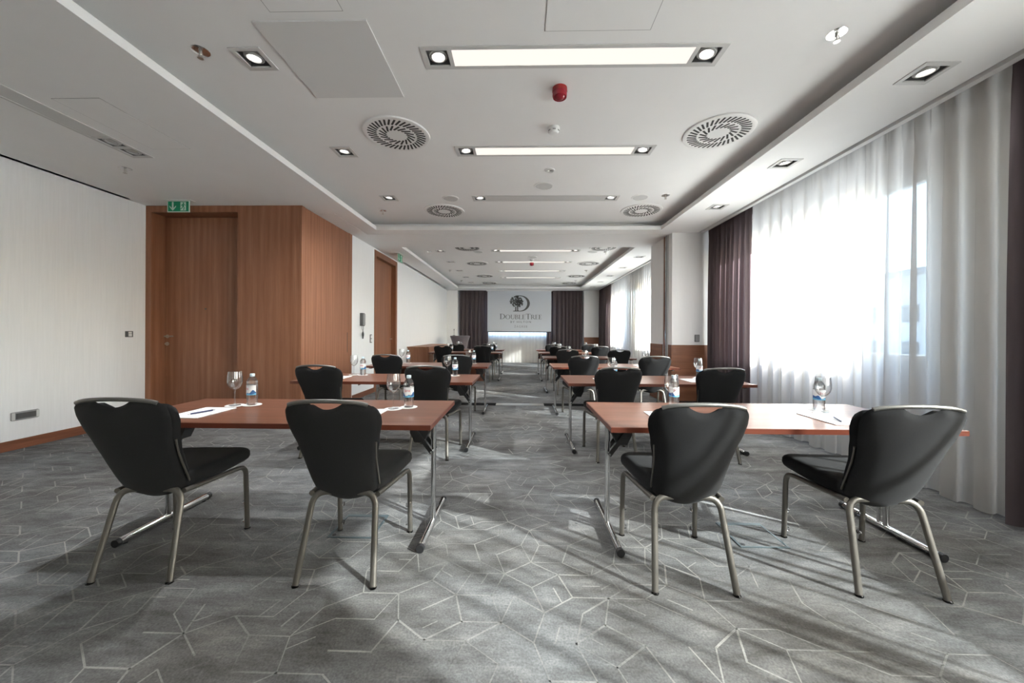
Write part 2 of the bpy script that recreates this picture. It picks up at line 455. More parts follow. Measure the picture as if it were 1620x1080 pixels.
# windows: frame bars and panes
def window(n, kind, a, b, z0, z1, at, label):
    w = thing('window_%d' % n, label, 'window', ((at, (a + b) / 2, z0) if kind == 'y' else ((a + b) / 2, at, z0)))
    w['kind'] = 'structure'
    h = (b - a) / 2; H = z1 - z0
    def bx(u0, u1, v0, v1, t, nm, mt):
        m = MB()
        if kind == 'y': m.box(-t, t, u0, u1, v0, v1)
        else: m.box(u0, u1, -t, t, v0, v1)
        m.build(nm, mt, w)
    bx(-h, h, 0, .06, .035, 'frame_sill', 'frame_white'); bx(-h, h, H - .06, H, .035, 'frame_head', 'frame_white')
    for u in (-h, h - .06): bx(u, u + .06, .06, H - .06, .035, 'frame_jamb', 'frame_white')
    bx(-.03, .03, .06, H - .06, .035, 'mullion', 'frame_white')
    bx(-h + .06, -.03, .06, H - .06, .004, 'pane', 'pane'); bx(.03, h - .06, .06, H - .06, .004, 'pane', 'pane')
WL = ['unseen window added behind the camera to let in fill daylight', 'window nearest the camera behind the sheer curtain, out of frame', 'large bright window behind the white sheer curtain on the right',
      'window of the far room just beyond the wall stub', 'window of the far room nearest the far corner']
for i, (a, b) in enumerate(WINS): window(i + 1, 'y', a, b, WZ0, WZ1, XR + .10, WL[i])
window(6, 'x', FW[0], FW[1], 1.10, 2.85, YF + .10, 'window in the far end wall behind the projection screen')

# ceiling: lowered perimeter with two raised trays, openings for recessed fittings
TR1 = (-2.51, 2.40, -5.8, 6.37); TR2 = (-2.48, 2.36, 7.66, 14.66)
LIN = [2.61, 3.955, 5.34, 8.72, 10.11, 11.55, 12.93]; LX = (-.70, 1.40)
DLX, DLY = -1.91, [2.60, 3.955, 5.32, 8.76, 10.10, 11.50, 12.90, 14.22]
RSX, RSY = 2.745, [2.575, 3.91, 5.23, 8.60, 10.00, 11.42, 12.76, 14.10]
hl = lambda x, y, h=.10: (x - h, x + h, y - h, y + h)
TRK = (-3.96, -3.76, 1.30, 3.70)
sh = [TR1, TR2, (XL, XL + .06, YB, 4.86), (XP + .02, XP + .14, 9.3, 14.7), (3.11, 3.56, YB + .05, 6.55), (3.11, 3.56, 7.60, 15.38),
      (-2.62, 2.64, 15.42, 15.70), TRK,
      (-2.80, -2.788, 5.50, 6.66), (XP, -2.788, 5.49, 5.502), (XP, -2.80, 6.20, 6.208), (-2.788, 2.66, 6.65, 6.662)] + [hl(RSX, y) for y in RSY]
ce = MB().slab([(XL - .05, XR + .05, YB - .05, 5.55), (XP - .1, XR + .05, 5.5, YF + .05)], sh, ZS, ZS + .065)
struct(ce.build('ceiling', 'ceiling', weld=True), 'smooth white lowered ceiling around the raised trays', 'ceiling')
ct = MB()
for k, (t, ys) in enumerate(((TR1, [y for y in DLY if y < 6.5]), (TR2, [y for y in DLY if y > 6.5]))):
    o = (t[0] - .22, t[1] + .22, t[2] - .22, t[3] + .22)
    holes = [hl(DLX, y) for y in ys] + [(LX[0] + .01, LX[1] - .01, y - .095, y + .095) for y in LIN if t[2] < y < t[3]]
    ct.slab([o], holes, ZC, ZC + .03)
    ct.slab([(o[0] - .02, o[1] + .02, o[2] - .02, o[3] + .02)], [(o[0], o[1], o[2], o[3])], ZS + .065, ZC + .03)
struct(ct.build('ceiling_tray', 'ceiling', weld=True), 'raised white ceiling trays carrying the lights and air diffusers', 'ceiling')
# curtain tracks
for n, (a, b) in enumerate(((YB + .1, 6.50), (7.62, 15.3))):
    t = MB().box(3.13, 3.20, a, b, ZS - .012, ZS + .02).box(3.13, 3.14, a, b, ZS - .02, ZS - .01)
    struct(t.build('trim_%d' % (n + 1), 'white_plastic'), ('white curtain track along the front windows', 'white curtain track along the far windows')[n], 'trim')
# baseboards, wainscot
struct(MB().bbox(XL, XL + .016, YB, YW, 0, .104, .003).build('baseboard_left', 'skirting'), 'brown wooden skirting along the left wall', 'baseboard')
bb = MB().bbox(XP, XP + .014, 6.69, 7.69, 0, .10, .003).bbox(XP, XP + .014, 9.14, 15.36, 0, .10, .003)
struct(bb.build('baseboard_far_left', 'skirting'), 'brown wooden skirting along the far left wall', 'baseboard')
wn_ = thing('trim_3', 'brown wooden wainscot panels on the wall stub between the rooms', 'wainscot', (2.66, 6.55, 0)); wn_['kind'] = 'structure'
for (z0, z1) in ((0, .53), (.533, 1.06)):
    MB().bbox(.0, .98, -.016, -.001, z0, z1, .002).build('panel', 'wainscot', wn_)
    MB().bbox(-.016, -.001, -.016, .13, z0, z1, .002).build('panel', 'wainscot', wn_)
    MB().bbox(-.016, -.001, .40, 1.05, z0, z1, .002).build('panel', 'wainscot', wn_)
wf_ = thing('trim_4', 'brown wooden wainscot on the far right pier', 'wainscot', (2.64, 15.38, 0)); wf_['kind'] = 'structure'
MB().bbox(0, 1.0, -.016, -.001, 0, 1.10, .002).build('panel', 'wainscot', wf_)
pj = thing('trim_5', 'folding partition jamb with steel edges on the wall stub', 'jamb', (2.66, 6.68, 0)); pj['kind'] = 'structure'
MB().box(-.012, -.001, .02, .25, 0, ZS - .002).build('jamb_plate', 'grey_white', pj)
MB().box(-.022, -.012, .06, .085, 0, ZS - .002).build('steel_edge', 'mid_grey', pj)
MB().box(-.022, -.012, .10, .125, 0, ZS - .002).build('steel_edge', 'chrome', pj)
MB().box(-.026, -.012, .150, .185, 0, ZS - .002).build('timber_strip', 'skirting', pj)
th = thing('trim_6', 'dark partition threshold with a steel middle strip crossing the carpet', 'threshold', (0, 6.50, 0)); th['kind'] = 'structure'
MB().box(XP + .02, -.42, -.10, .10, 0, .004).build('dark_strip', 'threshold_dark', th); MB().box(.42, 2.63, -.10, .10, 0, .004).build('dark_strip', 'threshold_dark', th)
MB().box(-.42, .42, -.10, .10, 0, .004).build('steel_strip', 'brushed', th)

# wooden door surround, door and panelled partition store on the left
d1 = thing('door_1', 'tall brown veneer door with lever handle in the left alcove', 'door', (-4.61, 5.33, 0)); d1['kind'] = 'structure'
X0 = -4.61
MB().bbox(-5.225 - X0, -3.995 - X0, 0, .045, .008, 2.925, .003).build('leaf', 'veneer', d1)
MB().box(XL + .001 - X0, -5.227 - X0, -.21, .10, 0, ZS - .001).build('frame_jamb', 'veneer', d1)
MB().box(-4.03 - X0, -3.987 - X0, .0, .10, 0, ZS - .001).build('frame_jamb', 'veneer', d1)
MB().box(-5.227 - X0, -3.987 - X0, -.21, .10, 2.937, ZS - .001).build('frame_head', 'veneer', d1)
hd = MB().tube([(-5.19 - X0, 0, 1.18), (-5.19 - X0, -.05, 1.18)], .009).tube(fillet([(-5.19 - X0, -.05, 1.18), (-5.06 - X0, -.052, 1.183)], .01), .010)
hd.tube([(-5.19 - X0, .001, 1.18), (-5.19 - X0, -.008, 1.18)], .025, seg=20)
hd.build('handle', 'brushed', d1, smooth=True)
MB().tube([(-5.19 - X0, .001, 1.07), (-5.19 - X0, -.012, 1.07)], .026, seg=20).tube([(-5.19 - X0, -.012, 1.07), (-5.19 - X0, -.035, 1.07)], .012).obox((-5.165 - X0, -.030, 1.072), (1, 0, 0), (0, 1, 0), (0, 0, 1), .025, .006, .006).build('lock', 'brushed', d1, smooth=True)
MB().tube([(-4.62 - X0, .001, 1.585), (-4.62 - X0, -.006, 1.585)], .011, seg=14).build('peephole', 'dark_grey', d1, smooth=True)
wp = thing('wall_panelled', 'brown veneer panelled partition store beside the alcove door', 'wall panelling', (XP, YW, 0)); wp['kind'] = 'structure'
MB().bbox(-3.985 - XP, -.022, 0, .020, 0, ZS - .001, .002).build('front_panel', 'veneer', wp)
MB().box(-3.96 - XP, -.03, .022, .30, 0, ZS - .002).box(-.14, -.022, .10, 1.54, 0, ZS - .002).build('carcass', 'dark_grey', wp)
MB().bbox(-.020, 0, 0, .085, 0, ZS - .001, .002).build('corner_post', 'veneer', wp)
MB().bbox(-.020, -.001, .089, 1.43, .006, ZS - .008, .002).build('store_door', 'veneer', wp)
MB().bbox(-.020, 0, 1.434, 1.555, 0, ZS - .001, .002).build('end_post', 'veneer', wp)
MB().box(-.0012, .0006, 1.375, 1.387, .90, 1.25).build('finger_pull', 'slot_dark', wp)
d2 = thing('door_2', 'brown veneer door in the long white wall of the far room', 'door', (XP, 8.42, 0)); d2['kind'] = 'structure'
for u in (-.719, .60): MB().box(-.15, .006, u, u + .115, 0, 2.999).build('frame_jamb', 'veneer', d2)
MB().box(-.15, .006, -.604, .60, 2.88, 2.999).build('frame_head', 'veneer', d2)
MB().bbox(-.135, -.10, -.604, .60, .006, 2.878, .002).build('leaf', 'veneer', d2)
MB().tube([(-.10, .50, 1.1), (-.05, .50, 1.1)], .008).tube([(-.05, .50, 1.1), (-.05, .38, 1.1)], .009).build('handle', 'brushed', d2, smooth=True)

# ------------------------------------------------------------------ curtains
def curtain(name, label, cat, kind, a0, a1, base, z0, z1, amp, wl, mat, seed, group, omega=.0, top=.55):
    n = int((a1 - a0) / wl * 22); rows = [0, .03, .25, .5, .75, .92, .975, 1.0]
    vs = []
    for r in rows:
        z = z0 + (z1 - z0) * r
        af = 1.0 - (1 - top) * smooth01((r - .55) / .45)
        for i in range(n + 1):
            s = i / n * (a1 - a0)
            q = Vector((s * 1.3 + seed * 17.3, .15 * r, seed)); ph = 2 * PI * (s / wl) + 2.6 * noise.noise(q)
            am = amp * (.75 + .5 * abs(noise.noise(Vector((s * 2.1, seed * 3.3, 1)))))
            off = af * (am * math.sin(ph) + .28 * am * math.sin(2.3 * ph + 1 + .4 * r))
            if r > .95: off += .18 * amp * math.sin(4 * ph)
            u = a0 + s - omega * wl * math.sin(2 * ph) * af
            u = max(a0, min(a1, u)); zz = z + (.006 * math.sin(ph * .5) if r == 0 else 0)
            vs.append((base + off, u, zz) if kind == 'y' else (u, base + off, zz))
    fs = [(k * (n + 1) + i, k * (n + 1) + i + 1, (k + 1) * (n + 1) + i + 1, (k + 1) * (n + 1) + i) for k in range(len(rows) - 1) for i in range(n)]
    cx = (a0 + a1) / 2; loc = (base, cx, z0) if kind == 'y' else (cx, base, z0)
    m = MB().add([(x - loc[0], y - loc[1], z - loc[2]) for x, y, z in vs], fs)
    o = m.build(name, mat, None, loc, smooth=False, fix=False)
    for p in o.data.polygons: p.use_smooth = True
    return tag(o, label, cat, group)
SG, DG = 'white sheer curtains', 'dark mauve drapes'
curtain('sheer_curtain', 'long white sheer curtain over the big right-hand window', 'curtain', 'y', 2.52, 5.28, 3.285, .012, 3.10, .040, .215, 'sheer', 1, SG, .13)
curtain('sheer_curtain', 'white sheer curtain over the window nearest the camera', 'curtain', 'y', -6.6, 1.50, 3.285, .012, 3.10, .040, .215, 'sheer', 2, SG, .13)
curtain('sheer_curtain', 'white sheer curtain over the far room side windows', 'curtain', 'y', 7.66, 13.42, 3.285, .012, 3.10, .040, .17, 'sheer', 3, SG, .12)
curtain('sheer_curtain', 'white sheer curtain on the far end wall below the projection screen', 'curtain', 'x', -1.62, 1.62, 15.66, .012, 3.10, .026, .15, 'sheer', 4, SG, .12)
curtain('dark_drape', 'dark mauve drape between the big window and the wall stub', 'curtain', 'y', 5.30, 6.44, 3.25, .012, 3.10, .050, .125, 'dark_drape', 5, DG, .10)
curtain('dark_drape', 'dark mauve drape at the right edge of the picture', 'curtain', 'y', 1.54, 2.50, 3.25, .012, 3.10, .055, .14, 'dark_drape', 6, DG, .10)
curtain('dark_drape', 'dark mauve drape in the far right corner beside the side windows', 'curtain', 'y', 13.45, 15.25, 3.25, .012, 3.10, .058, .15, 'dark_drape', 7, DG, .08)
curtain('dark_drape', 'dark mauve drape left of the projection screen', 'curtain', 'x', -2.54, -1.33, 15.505, .012, 3.10, .050, .17, 'dark_drape', 8, DG, .08)
curtain('dark_drape', 'dark mauve drape right of the projection screen', 'curtain', 'x', 1.10, 2.60, 15.505, .012, 3.10, .050, .17, 'dark_drape', 9, DG, .08)

# ------------------------------------------------------------------ outside
g = MB().box(4.2, 160, -120, 160, -5.2, -5.0).build('ground', 'asphalt'); struct(g, 'paved ground outside the windows', 'ground')
def block(x0, x1, y0, y1, h, label, face):
    b = thing('building', label, 'building', ((x0 + x1) / 2, (y0 + y1) / 2, -5.0), group='buildings across the street')
    hx, hy = (x1 - x0) / 2, (y1 - y0) / 2
    MB().box(-hx, hx, -hy, hy, 0, h).build('wall', 'render_white', b)
    MB().box(-hx - .3, hx + .3, -hy - .3, hy + .3, h, h + .5).build('roof', 'roof_grey', b)
    nz = int(h // 3.2); ny = max(2, int((2 * hy if face == 'x' else 2 * hx) // 3.0)); L = hy if face == 'x' else hx
    proto = None
    for k in range(nz):
        for j in range(ny):
            u = -L + (j + .5) * 2 * L / ny; z = 1.0 + 3.2 * k
            if proto is None:
                proto = (MB().box(-.06, .02, -.7, .7, 0, 1.5) if face == 'x' else MB().box(-.7, .7, -.06, .02, 0, 1.5)).mesh('window', 'glazing')
            link('window', proto, b, (-hx, u, z) if face == 'x' else (u, -hy, z))
block(34, 48, 22, 44, 11.5, 'pale block across the street seen through the sheer curtain', 'x')
block(44, 60, 48, 66, 14.0, 'taller pale block farther along the street', 'x')

# ------------------------------------------------------------------ ceiling fittings
def pocket(x0, x1, y0, y1, z0, z1):
    m = MB().box(x0, x1, y0, y1, z0, z1); m.f = [f for f in m.f if f != (0, 3, 2, 1)]; return m
ME = {}
ME['gimbal'] = MB().lathe([(.043, .004), (.046, -.004), (.052, -.002), (.054, .004), (.060, .001), (.064, .004), (.066, .014), (.064, .03), (.043, .03), (.043, .004)], 28).mesh('gimbal_ring', 'ring_grey', True)
for k in ('spot_light', 'spot_dim'):
    ME[k] = MB().lathe([(0, .010), (.030, .009), (.0428, .012), (.0428, .016), (0, .016)], 24).mesh('lamp', k, True)
def lamp_light(parent, x, y, rot, watts=40.):
    ld = bpy.data.lights.new('lamp_beam', 'SPOT'); ld.energy = watts; ld.spot_size = R(155); ld.spot_blend = 1.0; ld.shadow_soft_size = .04; ld.color = (.94, .975, 1.0)
    o = bpy.data.objects.new('lamp_beam', ld); COL.objects.link(o); o.parent = parent; o.location = (x, y, -.002); o.rotation_euler = rot
def spot(parent, x, y, lit=True, tilt=(0, 0), watts=40.):
    g_ = link('gimbal_ring', ME['gimbal'], parent, (x, y, .004)); g_.rotation_euler = (tilt[0], tilt[1], 0)
    link('lamp', ME['spot_light' if lit else 'spot_dim'], g_, (0, 0, 0))
    if lit: lamp_light(parent, x, y, (0, 0, 0), watts)
ORD = ['nearest', 'second', 'third', 'fourth', 'fifth', 'sixth', 'seventh', 'farthest']
def linear(loc, rz, L, spots, lit, label, panel_mat=None, group='long recessed ceiling lights'):
    t = thing('linear_ceiling_light', label, 'ceiling light', loc, rz, group); h = L / 2
    ends = [s for s in spots]
    sp = [(s - .075, s + .075, -.075, .075) for s in ends]
    p0 = -h + .03; p1 = h - .03
    left = [s for s in ends if s < 0]; rightl = [s for s in ends if s > 0]
    if left: p0 = max(left) + .105
    if rightl: p1 = min(rightl) - .105
    MB().slab([(-h, h, -.107, .107)], sp + [(p0, p1, -.078, .078)], -.006, .004).build('frame', 'grey_white', t, weld=True)
    pocket(p0 - .002, p1 + .002, -.08, .08, .004, .05).build('housing', 'white_plastic', t)
    MB().box(p0, p1, -.0785, .0785, -.003, .003).build('diffuser', panel_mat or ('panel_light' if lit else 'grey_white'), t)
    for s in ends:
        pocket(s - .076, s + .076, -.076, .076, .004, .08).build('lamp_housing', 'dark_grey', t)
        spot(t, s, 0, panel_mat is None, (0, .12 if s > 0 else -.06), 30. if loc[1] < 6 else 12.)
    return t
LC = (LX[0] + LX[1]) / 2; LL = LX[1] - LX[0]
LN = ['warm lit linear ceiling light nearest the camera, with a spot at each end', 'second linear ceiling light from the camera, warm and lit',
      'unlit linear ceiling light between two lit spots, third from the camera', 'linear ceiling light of the far room nearest the threshold',
      'second linear ceiling light of the far room, above the red siren', 'third linear ceiling light of the far room', 'linear ceiling light farthest from the camera']
for i, y in enumerate(LIN):
    linear((LC, y, ZC), 0, LL, [-.94, .94], i != 2, LN[i])
linear(((TRK[0] + TRK[1]) / 2, (TRK[2] + TRK[3]) / 2, ZS), PI / 2, TRK[3] - TRK[2], [.90, 1.09], False, 'long recessed light with two unlit spots in the left lowered ceiling', 'grey_white')
dl_frame = MB().slab([(-.11, .11, -.11, .11)], [(-.078, .078, -.078, .078)], -.006, .004).mesh('frame', 'grey_white', weld=True)
dl_house = pocket(-.079, .079, -.079, .079, .004, .09).mesh('housing', 'dark_grey')
def downlight(x, y, z, label, tilt, watts=40.):
    t = thing('downlight', label, 'downlight', (x, y, z), 0, 'square recessed downlights')
    link('frame', dl_frame, t); link('housing', dl_house, t); spot(t, 0, 0, True, tilt, watts)
for i, y in enumerate(DLY):
    downlight(DLX, y, ZC, ('square downlight %s in the left row of the front tray ceiling' % ('nearest the camera', 'second from the camera', 'third from the camera')[i]) if i < 3 else
              'square downlight in the left row of the far tray ceiling, %s from the threshold' % ('first', 'second', 'third', 'fourth', 'fifth')[i - 3], (.05, .06), 80. if i < 3 else 10.)
for i, y in enumerate(RSY):
    downlight(RSX, y, ZS, ('square downlight %s in the lowered ceiling by the front window curtain' % ('nearest the camera', 'second from the camera', 'third from the camera')[i]) if i < 3 else
              'square downlight over the far room windows, %s from the wall stub' % ('first', 'second', 'third', 'fourth', 'fifth')[i - 3], (.05, -.06), 14. if i < 3 else 6.)
# swirl air diffusers
plate = MB().lathe([(0, -.014), (.075, -.013), (.285, -.013), (.300, -.016), (.315, -.012), (.318, .0), (.31, .002), (0, .002)], 48).mesh('face_plate', 'white_plastic', True)
slot_o = MB().box(-.046, .046, -.0092, .0092, -.0012, .001).mesh('slot', 'slot_dark')
slot_i = MB().box(-.044, .044, -.0092, .0092, -.0012, .001).mesh('slot', 'slot_dark')
far_slots = MB()
SL = []
for k in range(36):
    a = 2 * PI * k / 36; SL.append((.232 * math.cos(a), .232 * math.sin(a), a + R(24), slot_o))
for k in range(18):
    a = 2 * PI * (k + .3) / 18; SL.append((.132 * math.cos(a), .132 * math.sin(a), a + R(36), slot_i))
for x, y, a, m in SL: far_slots.obox((x, y, 0), (math.cos(a), math.sin(a), 0), (-math.sin(a), math.cos(a), 0), (0, 0, 1), .045, .0092, .0012)
far_slots = far_slots.mesh('slots', 'slot_dark')
DIF = [(-1.22, 3.61), (1.90, 3.61), (-1.22, 5.88), (1.90, 5.88), (-1.22, 8.42), (1.88, 8.42), (-1.22, 10.30), (1.89, 10.30), (-1.22, 12.56), (1.89, 12.56), (-1.21, 14.30), (1.88, 14.30)]
DN = ['nearest the camera on the left', 'nearest the camera on the right', 'second from the camera on the left', 'second from the camera on the right'] + \
     ['%s of the far room on the %s' % (n, s) for n in ('first', 'second', 'third', 'fourth') for s in ('left', 'right')]
for i, (x, y) in enumerate(DIF):
    t = thing('air_diffuser', 'round white swirl air diffuser in the ceiling, ' + DN[i], 'air diffuser', (x, y, ZC), 0, 'swirl air diffusers')
    link('face_plate', plate, t)
    if i < 4:
        for sx, sy, a, m in SL: link('slot', m, t, (sx, sy, -.0135), a)
    else:
        s = link('slots', far_slots, t, (0, 0, -.0135)); s['kind'] = 'stuff'
# sprinklers
ros = MB().lathe([(0, -.004), (.03, -.005), (.055, -.002), (.057, .001), (0, .001)], 24).mesh('rosette', 'chrome', True)
body = MB().lathe([(.010, 0), (.010, -.018), (.006, -.022), (.004, -.03), (.004, -.045), (.007, -.048), (0, -.05)], 12)
body.tube([(.012, 0, -.015), (.014, 0, -.03), (.004, 0, -.05)], .0025, seg=6).tube([(-.012, 0, -.015), (-.014, 0, -.03), (-.004, 0, -.05)], .0025, seg=6)
body = body.mesh('nozzle', 'brushed', True)
defl = MB().lathe([(0, -.050), (.018, -.050), (.019, -.053), (0, -.054)], 14).mesh('deflector', 'brushed', True)
SPK = [(-2.23, 2.52, ZC, 'left of the nearest downlight'), (2.04, 2.44, ZC, 'right of the nearest linear light'), (2.035, 5.25, ZC, 'beside the second right-hand diffuser'),
       (-2.21, 5.88, ZC, 'in the far left corner of the front tray'), (-4.33, 3.95, ZS, 'in the left lowered ceiling by the exit sign'),
       (-2.2, 8.86, ZC, 'at the near left of the far tray'), (2.03, 8.86, ZC, 'at the near right of the far tray'), (-2.2, 11.45, ZC, 'halfway along the left of the far tray'),
       (2.03, 11.45, ZC, 'halfway along the right of the far tray'), (-2.2, 13.7, ZC, 'at the far left end of the far tray'), (2.03, 13.7, ZC, 'at the far right end of the far tray')]
for x, y, z, w in SPK:
    t = thing('sprinkler', 'small metal ceiling sprinkler ' + w, 'sprinkler', (x, y, z), 0, 'ceiling sprinklers')
    link('rosette', ros, t); link('nozzle', body, t); link('deflector', defl, t)
# alarms, detectors, speakers
def siren(loc, label):
    t = thing('alarm_siren', label, 'alarm', loc, 0, 'red alarm sirens')
    MB().lathe([(0, .001), (.058, .001), (.060, -.03), (.058, -.034), (0, -.034)], 28).build('base', 'red_plastic', t, smooth=True)
    MB().lathe([(.057, -.034), (.058, -.062), (.054, -.074), (.040, -.070), (.034, -.078), (.020, -.086), (0, -.089)], 28).build('lens', 'red_lens', t, smooth=True)
siren((.305, 2.95, ZC), 'red cylindrical alarm siren on the ceiling behind the nearest linear light')
siren((.31, 10.22, ZC), 'small red alarm siren on the far room ceiling')
def smoke(loc, label):
    t = thing('smoke_detector', label, 'smoke detector', loc, 0, 'white smoke detectors')
    MB().lathe([(0, .001), (.056, .001), (.057, -.014), (.052, -.022), (.050, -.040), (.040, -.056), (.022, -.062), (0, -.063)], 28).build('body', 'white_plastic', t, smooth=True)
    for k in range(6):
        a = 2 * PI * k / 6 - PI / 2
        for dz in (0, -.007):
            MB().obox((.0498 * math.cos(a), .0498 * math.sin(a), -.031 + dz), (-math.sin(a), math.cos(a), 0), (math.cos(a), math.sin(a), 0), (0, 0, 1), .014, .002, .0013).build('vent_slit', 'slot_dark', t)
smoke((.308, 3.515, ZC), 'white domed smoke detector between the two lit linear lights')
smoke((.302, 9.74, ZC), 'white smoke detector on the far room ceiling near the red siren')
def disc(name, loc, r, label, cat, grille, group=None):
    t = thing(name, label, cat, loc, 0, group)
    MB().lathe([(r * .86, -.006), (r * .88, -.009), (r, -.006), (r * 1.01, .001), (r * .86, .001), (r * .86, -.006)], 36).build('rim', 'white_plastic', t, smooth=True)
    MB().lathe([(0, -.006), (r * .5, -.0058), (r * .862, -.004), (r * .862, 0), (0, 0)], 36).build('grille', grille, t, smooth=True)
    return t
disc('ceiling_speaker', (.30, 4.90, ZC), .13, 'round ceiling speaker in front of the unlit linear light', 'speaker', 'grey_white', 'round ceiling speakers')
disc('ceiling_speaker', (-1.02, 5.34, ZC), .12, 'round ceiling speaker left of the unlit linear light', 'speaker', 'grey_white', 'round ceiling speakers')
disc('ceiling_speaker', (1.70, 5.32, ZC), .12, 'round ceiling speaker right of the unlit linear light', 'speaker', 'grey_white', 'round ceiling speakers')
disc('ceiling_speaker', (-1.02, 8.86, ZC), .12, 'round ceiling speaker at the left front of the far room', 'speaker', 'grey_white', 'round ceiling speakers')
disc('ceiling_speaker', (1.72, 8.86, ZC), .12, 'round ceiling speaker at the right front of the far room', 'speaker', 'grey_white', 'round ceiling speakers')
disc('ceiling_speaker', (.305, 9.45, ZC), .12, 'round ceiling speaker before the smoke detector of the far room', 'speaker', 'grey_white', 'round ceiling speakers')
t = disc('motion_sensor', (.337, 4.43, ZC), .067, 'small round ceiling sensor behind the second linear light', 'sensor', 'grey_white')
MB().lathe([(0, -.016), (.016, -.012), (.020, -.005), (0, -.004)], 16, (-.018, 0, 0)).build('lens', 'white_plastic', t, smooth=True)
MB().box(.006, .042, -.008, .008, -.0085, -.005).build('window', 'dark_grey', t)
# access panels
pnl = MB().bbox(-.3625, .3625, -.375, .375, -.009, 0, .001).build('ceiling_hatch', 'panel_grey', None, (-1.33, 2.655, ZC - .0005))
tag(pnl, 'large square raised ceiling panel beside the nearest downlight', 'ceiling panel', 'ceiling access panels')
for nm, (a, b, c, d, z), lb in (('ceiling_hatch', (-1.535, -1.084, 1.62, 2.22, ZC), 'flush ceiling hatch at the top edge left of centre'),
                          ('ceiling_hatch', (.147, .826, 1.62, 2.39, ZC), 'flush ceiling hatch at the top edge above the nearest linear light'),
                          ('ceiling_hatch', (-3.60, -3.22, 2.75, 3.53, ZS), 'flush hatch in the left lowered ceiling beside the two spots')):
    t = thing(nm, lb, 'ceiling panel', ((a + b) / 2, (c + d) / 2, z - .0005), 0, 'ceiling access panels'); hx, hy = (b - a) / 2, (d - c) / 2
    MB().box(-hx + .004, hx - .004, -hy + .004, hy - .004, -.0025, 0).build('lid', 'ceiling', t)
    MB().slab([(-hx, hx, -hy, hy)], [(-hx + .003, hx - .003, -hy + .003, hy - .003)], -.0015, 0).build('seam', 'mid_grey', t)

# ------------------------------------------------------------------ exit signs and wall devices
def exit_sign(loc, rz, w, h, label):
    t = thing('exit_sign', label, 'exit sign', loc, rz, 'green exit signs')
    MB().bbox(-w / 2 - .06, w / 2 + .06, -.045, .045, -.008, 0, .002).build('ceiling_plate', 'white_plastic', t)
    MB().box(-w / 2 - .012, w / 2 + .012, -.004, .004, -h - .012, -.008).build('clear_sheet', 'sign_white', t)
    MB().box(-w / 2, w / 2, -.006, .006, -h, -.012).build('green_panel', 'sign_green', t)
    ax = -w * .27; zt, zb = -.018, -h + .008
    a = MB().box(ax - .011, ax + .011, -.0072, .0072, zb + .02, zt)
    a.prism([(ax, zb), (ax + .045, zb + .050), (ax + .045, zb + .068), (ax, zb + .024), (ax - .045, zb + .068), (ax - .045, zb + .050)], -.0072, .0072, 'y')
    a.build('arrow', 'sign_white', t)
    bx = w * .24; hh = h - .030
    MB().box(bx - .038, bx + .038, -.0072, .0072, -.020 - hh, -.020).build('doorway', 'sign_white', t)
    f = MB(); c = -.020 - hh / 2; s = hh / .105
    def P(pts): f.prism([(bx + u * s, c + v * s) for u, v in pts], -.0084, .0084, 'y')
    P([(.004 + .009 * math.cos(k * PI / 5), .038 + .009 * math.sin(k * PI / 5)) for k in range(10)])
    P([(-.010, .026), (.012, .028), (.008, -.004), (-.008, -.004)])
    P([(-.010, .026), (-.004, .020), (-.020, .004), (-.028, .010)]); P([(.010, .026), (.012, .018), (.028, .008), (.030, .016)])
    P([(-.008, 0), (0, -.004), (-.012, -.024), (-.030, -.040), (-.034, -.032), (-.018, -.020)]); P([(0, 0), (.010, 0), (.018, -.020), (.012, -.048), (.002, -.046), (.008, -.020)])
    f.build('running_figure', 'sign_green', t)
exit_sign((-4.655, 4.93, ZS), 0, .285, .145, 'green exit sign with arrow and running figure over the alcove door')
exit_sign((-2.74, 8.35, ZS), PI / 2, .285, .170, 'green exit sign in front of the far room door')
def wall_thing(name, label, cat, loc, rz, parts, group=None):
    """parts: (name, material, x0, x1, z0, z1, y0, y1, bevel) in a frame whose -y faces the room"""
    t = thing(name, label, cat, loc, rz, group)
    for nm, mt, x0, x1, z0, z1, y0, y1, b in parts: MB().bbox(x0, x1, y0, y1, z0, z1, b).build(nm, mt, t)
    return t
SW = [('plate', 'dark_grey', -.048, .048, -.040, .040, -.010, 0, .002), ('rocker', 'white_plastic', -.014, .030, -.031, .006, -.015, -.009, .002), ('upper_rocker', 'white_plastic', -.014, .030, .009, .031, -.014, -.009, .002)]
wall_thing('light_switch', 'grey framed light switch on the left wall beside the alcove door', 'switch', (XL, 4.90, 1.213), PI / 2, SW, 'wall switches')
def vent(y, label):
    t = thing('wall_socket_strip', label, 'socket strip', (XL, y, .350), PI / 2, 'low wall socket strips')
    MB().bbox(-.112, .112, -.022, 0, -.045, .045, .010, 3).build('body', 'mid_grey', t)
    MB().bbox(-.082, .082, -.025, -.020, -.030, .030, .003).build('face', 'dark_grey', t)
    for s in (-1, 1): MB().bbox(s * .098 - .012, s * .098 + .012, -.024, -.020, -.038, .038, .002).build('end_cap', 'grey_white', t)
    for k in range(3): MB().lathe([(0, .0), (.018, 0), (.018, .0015), (0, .0015)], 16).build('socket', 'dark_grey', t, ((k - 1) * .052, -.0265, 0)).rotation_euler = (PI / 2, 0, 0)
vent(3.845, 'grey oblong socket strip low on the left wall'); vent(3.47, 'socket strip low on the left wall, cut by the picture edge')
t = thing('wall_phone', 'dark grey wall handset with hanging cord near the partition store', 'intercom', (XP, 7.06, 1.50), PI / 2)
MB().bbox(-.055, .055, -.055, 0, -.125, .125, .008).build('body', 'dark_grey', t)
MB().bbox(-.040, .040, -.075, -.053, -.110, .110, .008).build('handset', 'mid_grey', t)
